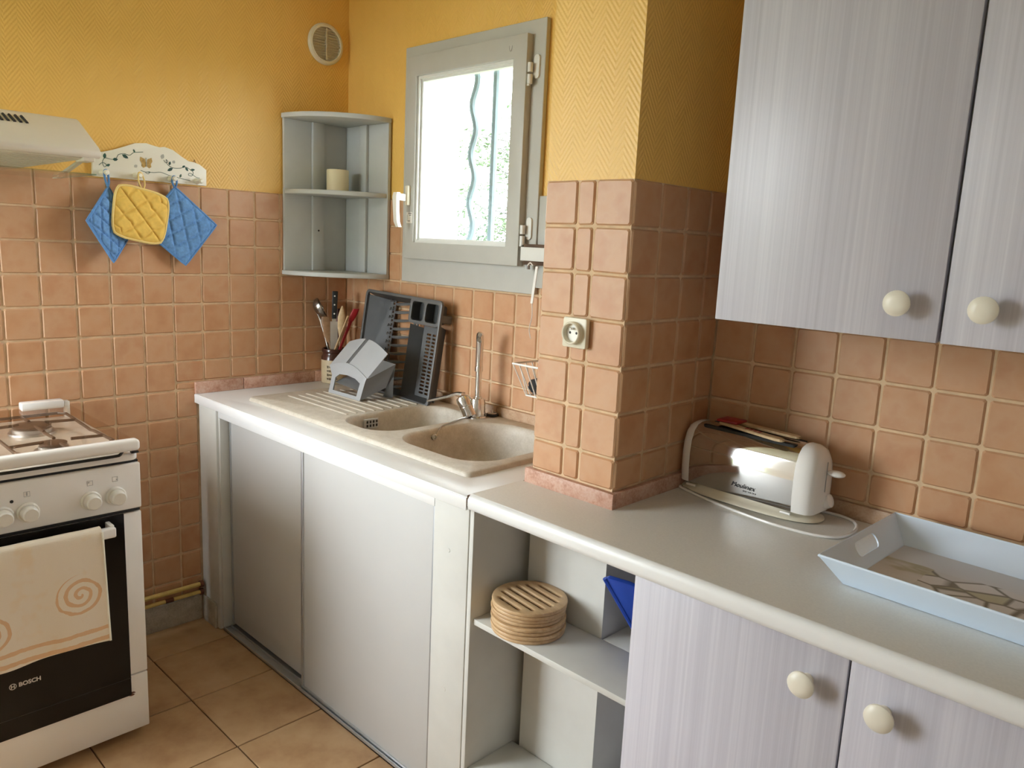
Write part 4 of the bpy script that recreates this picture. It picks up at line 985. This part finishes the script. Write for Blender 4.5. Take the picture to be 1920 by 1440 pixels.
def wallquad(a, b, c, d, th=.0025):
    bm = nb(); vs = [bm.verts.new(p) for p in (a, b, c, d)]; bm.faces.new(vs)
    bmesh.ops.solidify(bm, geom=list(bm.faces), thickness=th); return bm
D_ = -.050
i0, i1 = .011, .026
for nm, q_ in (('side_wall', ((i0, i0, -.003), (i0, RH - i0, -.003), (i1, RH - .05, D_), (i1, i1, D_))), ('side_wall', ((RW - i0, i0, -.003), (RW - i0, RH - .085, -.003), (RW - i1 + .008, RH - .10, D_), (RW - i1 + .008, i1, D_))), ('side_wall', ((i0, i0, -.003), (RW - i0, i0, -.003), (RW - i1, i1, D_), (i1, i1, D_))), ('side_wall', ((i0, RH - i0, -.003), (.29, RH - i0, -.003), (.29, RH - .03, D_), (i1, RH - .03, D_)))):
    obj(nm, wallquad(*q_), 'rackdark', rk, local=True)
obj('plain_panel', wallquad((.014, .02, -.010), (.014, RH - .02, -.010), (.118, RH - .03, -.046), (.118, .03, -.046)), 'rackdark', rk, local=True)
for u0, u1 in ((.118, .142), (.262, .290)):
    hs = [rrect((u0 + u1) / 2 - .005, (u0 + u1) / 2 + .005, v_, v_ + .009, .002, 2) for v_ in [.03 + .0163 * k for k in range(20)]]
    pr('slotted_strip', [(u0, .015), (u1, .015), (u1, RH - .015), (u0, RH - .015)], -.050, -.046, hs)
for k in range(11):
    v_ = .032 + k * .0315
    bm = nb(); pts = [(.140 + .124 * s, v_ + .016 * s * s - .004, -.044 + .022 * math.sin(PI * min(1, s * 1.1)) * (1 - .5 * s)) for s in [i / 8 for i in range(9)]]
    tube(bm, pts, [.0022 + .0042 * math.sin(PI * (i / 8)) for i in range(9)], 6, flat=.8); obj('plate_tine', bm, 'rackdark', rk, local=True)
    bm = nb(); tube(bm, [(.128, v_ + .004, -.046), (.131, v_ + .012, -.030), (.138, v_ + .004, -.022), (.146, v_ + .010, -.036)], .0022, 5); obj('plate_peg', bm, 'rackdark', rk, local=True)
pr('cup_plate', rrect(.283, RW - .004, .288, RH - .004, .016, 5), -.008, .0005, [rrect(.296, .365, .300, RH - .016, .012, 4), rrect(.377, RW - .016, .300, RH - .016, .012, 4)], w=.0015)
for u0, u1 in ((.296, .365), (.377, RW - .016)):
    bm = nb(); o_ = rrect(u0, u1, .300, RH - .016, .012, 4); loft(bm, [[(x, y, n_) for x, y in o_] for n_ in (-.006, -.040)], False, True); bmesh.ops.solidify(bm, geom=list(bm.faces), thickness=-.002); obj('cutlery_cup', bm, 'rackdark', rk, local=True)
obj('basin_wall', wallquad((.296, .015, -.004), (.296, .285, -.004), (.330, .275, -.044), (.330, .02, -.044)), 'rackdark', rk, local=True)
hs = []
for c0 in (.352, .384):
    for k in range(17): hs.append(rrect(c0, c0 + .024, .035 + .0135 * k, .035 + .0135 * k + .0078, .003, 2))
pr('basin_grid', [(.330, .016), (RW - .018, .016), (RW - .018, .284), (.330, .284)], -.047, -.0435, hs)
bm = nb(); box(bm, RW - .03, RW - .004, .305, .335, -.062, -.010); bev(bm, .004, 2); obj('rear_foot', bm, 'rackdark', rk, local=True)

# light grey cutlery caddy in front of the rack
cdy = thing('cutlery_caddy', 'light grey plastic cutlery caddy tipped over on the drainer', 'cutlery caddy', (.42, -.22, SZ))
FLp, FRp, LLp = Vector((.302, -.274, SZ + .004)), Vector((.498, -.272, SZ + .004)), Vector((.279, -.258, 1.004))
cu = (FRp - FLp).normalized(); cv = (LLp - FLp); cv = (cv - cu * cv.dot(cu)).normalized(); cn = cu.cross(cv)
MC = Matrix(((cu.x, cv.x, cn.x, FLp.x), (cu.y, cv.y, cn.y, FLp.y), (cu.z, cv.z, cn.z, FLp.z), (0, 0, 0, 1)))
arc = [(-.022 + .240 * s, .100 - .016 * s + .030 * math.sin(PI * s)) for s in [i / 12 for i in range(13)]]
bm = nb(); prism(bm, [(-.004, .0), (.0, -.004), (.192, -.004), (.197, .0), (.212, .07)] + arc[::-1] + [(.004, .066)], -.003, .003, [[(.022, .012), (.172, .012), (.182, .060), (.150, .073), (.10, .078), (.05, .075), (.028, .060)]], MC); bev(bm, .0015, 2, 60); obj('front_frame', bm, 'racklight', cdy)
Dv = Vector((.040, .058, .090))
def shell(a, b):
    bm = nb(); c3 = [MC @ Vector((u, v, 0)) for u, v in arc[a:b]]
    loft(bm, [[p + Dv * s for p in c3] for s in (0, .33, .66, 1)], False, False, closed=False); bmesh.ops.recalc_face_normals(bm, faces=bm.faces); bmesh.ops.solidify(bm, geom=list(bm.faces), thickness=.003); return bm
obj('curved_cup', shell(0, 6), 'racklight', cdy, angle=60); obj('curved_cup', shell(6, 13), 'racklight', cdy, angle=60)
bm = nb(); p6 = [MC @ Vector((arc[i][0], arc[i][1] - .004, 0)) for i in (5, 6)]; loft(bm, [[p6[0] + Dv * s, p6[1] + Dv * s, p6[1] + Dv * s - Vector((0, -.002, .004)), p6[0] + Dv * s - Vector((0, -.002, .004))] for s in (0.05, 1)]); obj('groove', bm, 'rackdark', cdy)
pR = MC @ Vector((arc[-1][0], arc[-1][1], 0))
for nm, q_ in (('gusset', (FRp, pR, Vector((.578, -.178, 1.038)), Vector((.528, -.182, .945)))), ('rear_cup_wall', (pR + Dv * .75, Vector((.578, -.178, 1.038)), Vector((.515, -.150, SZ + .004)), Vector((.470, -.165, .96)))), ('rear_cup_wall', (pR + Dv * .75, Vector((.578, -.178, 1.038)), pR + Vector((.004, .003, 0)), pR)), ('rear_foot', (Vector((.528, -.182, .945)), Vector((.560, -.172, .99)), Vector((.525, -.148, SZ + .004)), Vector((.480, -.16, SZ + .004)))), ('inner_shelf', (FLp + Vector((.02, .01, .04)), FRp + Vector((-.005, .01, .03)), Vector((.505, -.17, .95)), Vector((.34, -.18, .98))))):
    obj(nm, wallquad(*q_, th=.004), 'racklight', cdy)

# ------------------------------------------------------------------ things beside the pillar
bk = thing('wire_basket', 'white wire basket hanging on the left side of the pillar', 'basket', (1.44, -.3, 1.09))
bxx, bx1, by0, by1, zt = 1.365, PX0 - .006, -.393, -.27, 1.168
bm = nb(); tube(bm, [(bxx, by0, zt), (bx1, by0 - .0, zt), (bx1, by1, zt), (bxx, by1, zt)], .0028, 8, closed=True); obj('rim', bm, 'wire', bk)
bm = nb(); tube(bm, [(bxx + .035, by0 + .02, zt - .082), (bx1, by0 + .02, zt - .082), (bx1, by1 - .02, zt - .082), (bxx + .035, by1 - .02, zt - .082)], .0022, 8, closed=True); obj('base_ring', bm, 'wire', bk)
for k in range(7):
    s = k / 6; x = bxx + (bx1 - bxx) * s; xb = bxx + .035 + (bx1 - bxx - .035) * s
    for ya, yb in ((by0, by0 + .02), (by1, by1 - .02)):
        bm = nb(); tube(bm, [(x, ya, zt), (xb, yb, zt - .082)], .0016, 6); obj('wire_strut', bm, 'wire', bk)
for k in range(1, 5):
    y = by0 + (by1 - by0) * k / 5
    bm = nb(); tube(bm, [(bxx, y, zt), (bxx + .035, y, zt - .082), (bx1, y, zt - .082)], .0016, 6); obj('wire_strut', bm, 'wire', bk)
sr = thing('scouring_pad', 'black scouring pad lying in the wire basket', 'scourer', (1.41, -.34, 1.086))
bm = nb(); bmesh.ops.create_icosphere(bm, subdivisions=3, radius=1)
for v in bm.verts: v.co = Vector((1.412, -.340, 1.108)) + Vector((v.co.x * .030, v.co.y * .022, v.co.z * .022)) * (1 + .16 * mnoise.noise(v.co * 3.5))
obj('mesh_pad', bm, 'scourer', sr)
cl = thing('dish_cloth', 'beige cloth draped over the wire basket beside the pillar', 'cloth', (1.45, -.28, 1.15))
bm = nb(); rr = []
for i in range(9):
    s = i / 8; rr.append([(1.375 + .085 * s * (.35 + .65 * j / 6) + .0, -.262 + .006 * math.sin(i * 1.1 + j * .5), 1.228 - .008 * (1 - s) - (.012 + .120 * j / 6) * (.9 + .1 * s) - .05 * (1 - s) * (1 - j / 6)) for j in range(7)])
loft(bm, rr, False, False, closed=False); bmesh.ops.recalc_face_normals(bm, faces=bm.faces); bmesh.ops.solidify(bm, geom=list(bm.faces), thickness=.003); obj('cloth', bm, 'beigecloth', cl)
lg_ = thing('wall_ledge', 'small white wooden ledge between window and pillar', 'ledge', (1.25, -.08, 1.43))
bx('white_front', 1.062, PX0 - .006, -.068, -.052, 1.430, 1.472, 'winlight', lg_, .0015)
bx('brown_backing', 1.060, PX0 - .006, -.0515, -.020, 1.417, 1.482, 'brown', lg_, .001)
bm = nb(); lathe(bm, [(.008, 0), (.008, .012), (.004, .013)], 12, Matrix.Translation((1.072, -.042, 1.403))); obj('knob', bm, 'greyprint', lg_)
cord = thing('blind_cord', 'thin white cord and strip hanging from the ledge beside the pillar', 'cord', (1.2, -.1, 1.2))
bm = nb(); loft(bm, [[(x + a, -.075 + b, z) for a, b in ((-.005, -.001), (.005, -.001), (.005, .001), (-.005, .001))] for x, z in ((1.142, 1.415), (1.128, 1.30))]); obj('hanging_strip', bm, 'wire', cord)
bm = nb(); tube(bm, spline([(1.105, -.077, 1.416), (1.118, -.080, 1.425), (1.13, -.080, 1.417)], 6), .0022, 6); obj('wire_hook', bm, 'wire', cord)
bm = nb(); tube(bm, spline([(1.131, -.076, 1.30), (1.134, -.077, 1.26), (1.126, -.078, 1.22), (1.134, -.078, 1.19)], 6), .0014, 5); obj('string', bm, 'wire', cord)

# power outlet on the pillar
po = thing('power_outlet', 'cream power outlet on the front of the tiled pillar', 'outlet', (1.637, PY, 1.284))
yo = PY - .004
bm = nb(); prism(bm, rrect(1.602, 1.672, 1.249, 1.319, .005, 3), -yo, -yo + .014, M=AX_XZ); bev(bm, .003, 2, 50); obj('cover_plate', bm, 'cream', po)
MO = Matrix.Translation((1.636, yo - .014, 1.284)) @ Matrix.Rotation(R(90), 4, 'X')
bm = nb(); lathe(bm, [(.0265, 0), (.0265, .012), (.0245, .014), (.022, .013), (.020, .001)], 32, MO); obj('socket_ring', bm, 'cream', po)
bm = nb(); lathe(bm, [(.0202, .0008), (.020, .0015)], 32, MO); sf = obj('socket_face', bm, 'knobwhite', po)
for x, z, rr_ in ((-.0095, 0, .0032), (.0095, 0, .0032)):
    bm = nb(); lathe(bm, [(rr_, .0016), (rr_ * .9, .002)], 12, Matrix.Translation((x, 0, z)) @ MO); obj('contact_hole', bm, 'darkslot', sf)
bm = nb(); lathe(bm, [(.0028, .0015), (.0028, .012), (.001, .0135)], 10, Matrix.Translation((0, 0, .010)) @ MO); obj('earth_pin', bm, 'steel', sf)

# ------------------------------------------------------------------ toaster
ts = thing('toaster', 'long chrome toaster with white end caps beside the pillar', 'toaster', (1.945, -.150, ZR), R(-3))
half = [(.053, .024), (.057, .06), (.0575, .10), (.054, .131), (.045, .154), (.032, .167), (.016, .1725), (0, .1735)]
prof = [(-y, z) for y, z in half] + [(y, z) for y, z in half[::-1][1:]]
def pr_ring(x, k=1., zk=1.): return [(x, y * k, .024 + (z - .024) * zk) for y, z in prof]
bm = nb(); loft(bm, [pr_ring(-.140), pr_ring(.135)], False, False); obj('chrome_body', bm, 'mirror', ts, local=True, angle=60)
bm = nb(); loft(bm, [pr_ring(-.139, 1.005, 1.005), pr_ring(-.152, 1.0, 1.0), pr_ring(-.162, .93, .965), pr_ring(-.168, .8, .9)], True, True); obj('end_cap', bm, 'enamel', ts, local=True, angle=50)
bm = nb(); loft(bm, [pr_ring(.1345, 1.02, 1.02), pr_ring(.152, 1.02, 1.015), pr_ring(.166, .96, .97), pr_ring(.175, .80, .88), pr_ring(.178, .6, .78)], True, True); ec = obj('end_cap', bm, 'enamel', ts, local=True, angle=50)
el = lambda rx, ry, z, n=40: [(rx * math.copysign(abs(math.cos(2 * PI * i / n))**.7, math.cos(2 * PI * i / n)), ry * math.copysign(abs(math.sin(2 * PI * i / n))**.8, math.sin(2 * PI * i / n)), z) for i in range(n)]
bm = nb(); loft(bm, [el(.176, .060, .0006), el(.184, .068, .004), el(.182, .067, .008), el(.170, .060, .013), el(.160, .055, .018), el(.155, .052, .025)]); obj('base', bm, 'cream', ts, local=True, angle=50)
for y in (-.024, .020):
    bm = nb(); prism(bm, rrect(-.125, .118, y - .010, y + .010, .008, 4), .1645, .1725 if abs(y) < .022 else .1712); obj('bread_slot', bm, 'darkslot', ts, local=True)
bm = nb(); bmesh.ops.create_uvsphere(bm, u_segments=16, v_segments=10, radius=1)
for v in bm.verts: v.co = Vector((.200 + v.co.x * .020, .008 + v.co.y * .016, .118 + v.co.z * .0075))
lv_ = obj('lever', bm, 'enamel', ts, local=True)
bm = nb(); box(bm, .1765, .1795, .007, .009, .07, .140); obj('lever_track', bm, 'greyprint', ts, local=True)
bm = nb(); lathe(bm, [(.017, 0), (.0175, .006), (.015, .016), (.008, .019)], 20, Matrix.Translation((.170, .030, .042)) @ Matrix.Rotation(R(70), 4, 'Y')); obj('browning_dial', bm, 'enamel', ts, local=True)
for k in range(3):
    bm = nb(); a = rrect(-.030, -.018, .044 + k * .015, .053 + k * .015, .003, 3); tube(bm, [(.1735 + .0015 * k * 0, y + .0, z) for y, z in a], .0007, 5, closed=True); obj('button_outline', bm, 'greyprint', ts, local=True)
bm = text_bm('Moulinex', .0165, Matrix.Translation((.012, -.0572, .0515)) @ Matrix.Rotation(R(-3.5), 4, 'X') @ AX_XZ, .0003, .35); obj('lettering', bm, 'darkletter', ts, local=True, smooth=False)
bm = nb()
for k, w in enumerate((.004, .003, .005, .003, .004, .003)): box(bm, .012 + k * .0062, .012 + k * .0062 + w, -.0566, -.0560, .0385, .0415)
obj('faint_print', bm, 'greyprint', ts, local=True, smooth=False)
for x in (-.128, .124):
    bm = nb(); tube(bm, [(x - .012, -.058, .019), (x + .012, -.058, .019)], .003, 8); obj('tray_tab', bm, 'enamel', ts, local=True)
zc_ = ZR + .0038
bm = nb(); tube(bm, spline([(2.06, -.082, zc_ + .008), (2.09, -.085, zc_), (2.112, -.085, zc_), (2.143, -.084, zc_), (2.178, -.100, zc_), (2.200, -.15, zc_), (2.197, -.22, zc_), (2.157, -.256, zc_), (2.067, -.266, zc_), (1.969, -.253, zc_), (1.87, -.229, zc_), (1.790, -.200, zc_), (1.778, -.188, zc_)], 6), .0034, 8); obj('power_cord', bm, 'enamel', ts)
tg = thing('toast_tongs', 'wooden toast tongs with red marks lying on the toaster', 'tongs', (1.96, -.16, 1.06))
def jaw(p0, p1, y):
    bm = nb(); p0, p1 = Vector(p0), Vector(p1); d = (p1 - p0); sd = Vector((-d.y, d.x, 0)).normalized(); rr = []
    for s, w in ((0, .010), (.3, .0105), (.7, .0115), (.92, .0115), (.98, .008), (1, .003)):
        c = p0 + d * s; rr.append([c + sd * w * a + Vector((0, 0, .0032 * b)) for a, b in ((-1, -1), (1, -1), (1, 1), (-1, 1))])
    loft(bm, rr); bev(bm, .0012, 1, 40); return bm
zt_ = ZR + .1785
obj('wooden_arm', jaw((1.855, -.150, zt_), (2.040, -.206, zt_ + .001), 0), 'spoonwood', tg); obj('wooden_arm', jaw((1.858, -.116, zt_ + .001), (2.052, -.148, zt_ + .002), 0), 'spoonwood', tg)
bm = nb(); box(bm, 1.845, 1.900, -.160, -.108, zt_ + .0035, zt_ + .0095); bev(bm, .002, 2); obj('red_joint', bm, 'red', tg)
bm = nb()
for k in range(4):
    c = Vector((1.93, -.1727, zt_ + .0040)) + Vector((.185, -.056, 0)).normalized() * (.013 * k); box(bm, c.x, c.x + .007, c.y - .005, c.y + .005, c.z, c.z + .0006)
obj('red_print', bm, 'red', tg)

# ------------------------------------------------------------------ tray
def tray_print():
    m, t, b = nt('pebble_and_flower_print')
    co = objco(t); sp = N(t, 'ShaderNodeSeparateXYZ'); L(t, co, sp.inputs[0])
    mp = N(t, 'ShaderNodeMapping'); mp.inputs['Scale'].default_value = (16., 24., 1.); L(t, co, mp.inputs[0])
    vo = N(t, 'ShaderNodeTexVoronoi', feature='DISTANCE_TO_EDGE'); vo.inputs['Scale'].default_value = 1.; L(t, mp.outputs[0], vo.inputs['Vector'])
    vc = N(t, 'ShaderNodeTexVoronoi'); vc.inputs['Scale'].default_value = 1.; L(t, mp.outputs[0], vc.inputs['Vector'])
    sc2 = N(t, 'ShaderNodeSeparateColor'); L(t, vc.outputs['Color'], sc2.inputs[0])
    stone = ramp(t, sc2.outputs[0], [(.30, (.66, .65, .64)), (.60, (.58, .58, .58)), (.74, (.45, .44, .28)), (.88, (.62, .60, .57))])
    peb = mix(t, ramp(t, vo.outputs['Distance'], [(.02, (1, 1, 1)), (.10, (0, 0, 0))]), stone, (.13, .12, .08))
    fl = ramp(t, noise(t, co, 7, 3, .5, (1, 2.2, 1)), [(.38, (.62, .60, .58)), (.52, (.56, .54, .50)), (.62, (.36, .34, .20)), (.72, (.60, .58, .54))])
    wob = math_(t, 'ADD', sp.outputs[0], math_(t, 'MULTIPLY', noise(t, co, 11, 2), .05))
    side = math_(t, 'GREATER_THAN', math_(t, 'SUBTRACT', wob, math_(t, 'MULTIPLY', sp.outputs[1], .15)), -.105)
    top = math_(t, 'GREATER_THAN', math_(t, 'ADD', sp.outputs[1], math_(t, 'MULTIPLY', noise(t, co, 9, 2), .05)), .085)
    c = mix(t, side, fl, peb); c = mix(t, top, c, (.60, .61, .62))
    L(t, c, b.inputs['Base Color']); b.inputs['Roughness'].default_value = .3
    return m
MT['trayprint'] = tray_print()
ty = thing('serving_tray', 'white plastic tray with cut-out handles and a pebble print', 'tray', (2.256, -.491, ZR), R(-1.6))
LX, LY, HH, INS = .50, .372, .054, .036
def twall(a, b, c, d, hole=None, name='side_wall'):
    """a,b base edge; c,d rim edge above b,a"""
    a, b, c, d = map(Vector, (a, b, c, d)); u = (b - a).normalized(); v = (d - a); v = (v - u * v.dot(u)).normalized(); n = u.cross(v)
    M_ = Matrix(((u.x, v.x, n.x, a.x), (u.y, v.y, n.y, a.y), (u.z, v.z, n.z, a.z), (0, 0, 0, 1)))
    I = M_.inverted(); ol_ = [(q_.x, q_.y) for q_ in (I @ a, I @ b, I @ c, I @ d)]
    hs = []
    if hole:
        m_ = sum(p[0] for p in ol_) / 4; H = ol_[2][1]; hs = [rrect(m_ - .05, m_ + .05, H * .36, H * .82, .012, 5)]
    bm = nb(); prism(bm, ol_, -.0015, .0015, hs, M_); return obj(name, bm, 'tray', ty, local=True)
B = [(INS, INS, .002), (LX - INS, INS, .002), (LX - INS, LY - INS, .002), (INS, LY - INS, .002)]
T = [(0, 0, HH), (LX, 0, HH), (LX, LY, HH), (0, LY, HH)]
for i in range(4): twall(B[i], B[(i + 1) % 4], T[(i + 1) % 4], T[i], hole=(i in (1, 3)))
bm = nb(); tube(bm, T, .0026, 8, closed=True); obj('rolled_rim', bm, 'tray', ty, local=True)
bm = nb(); box(bm, INS, LX - INS, INS, LY - INS, .0005, .0025); obj('floor_panel', bm, 'tray', ty, local=True, smooth=False)
bm = nb(); box(bm, INS + .003, LX - INS - .003, INS + .003, LY - INS - .003, .0026, .0032); obj('printed_panel', bm, 'trayprint', ty, local=True, smooth=False)
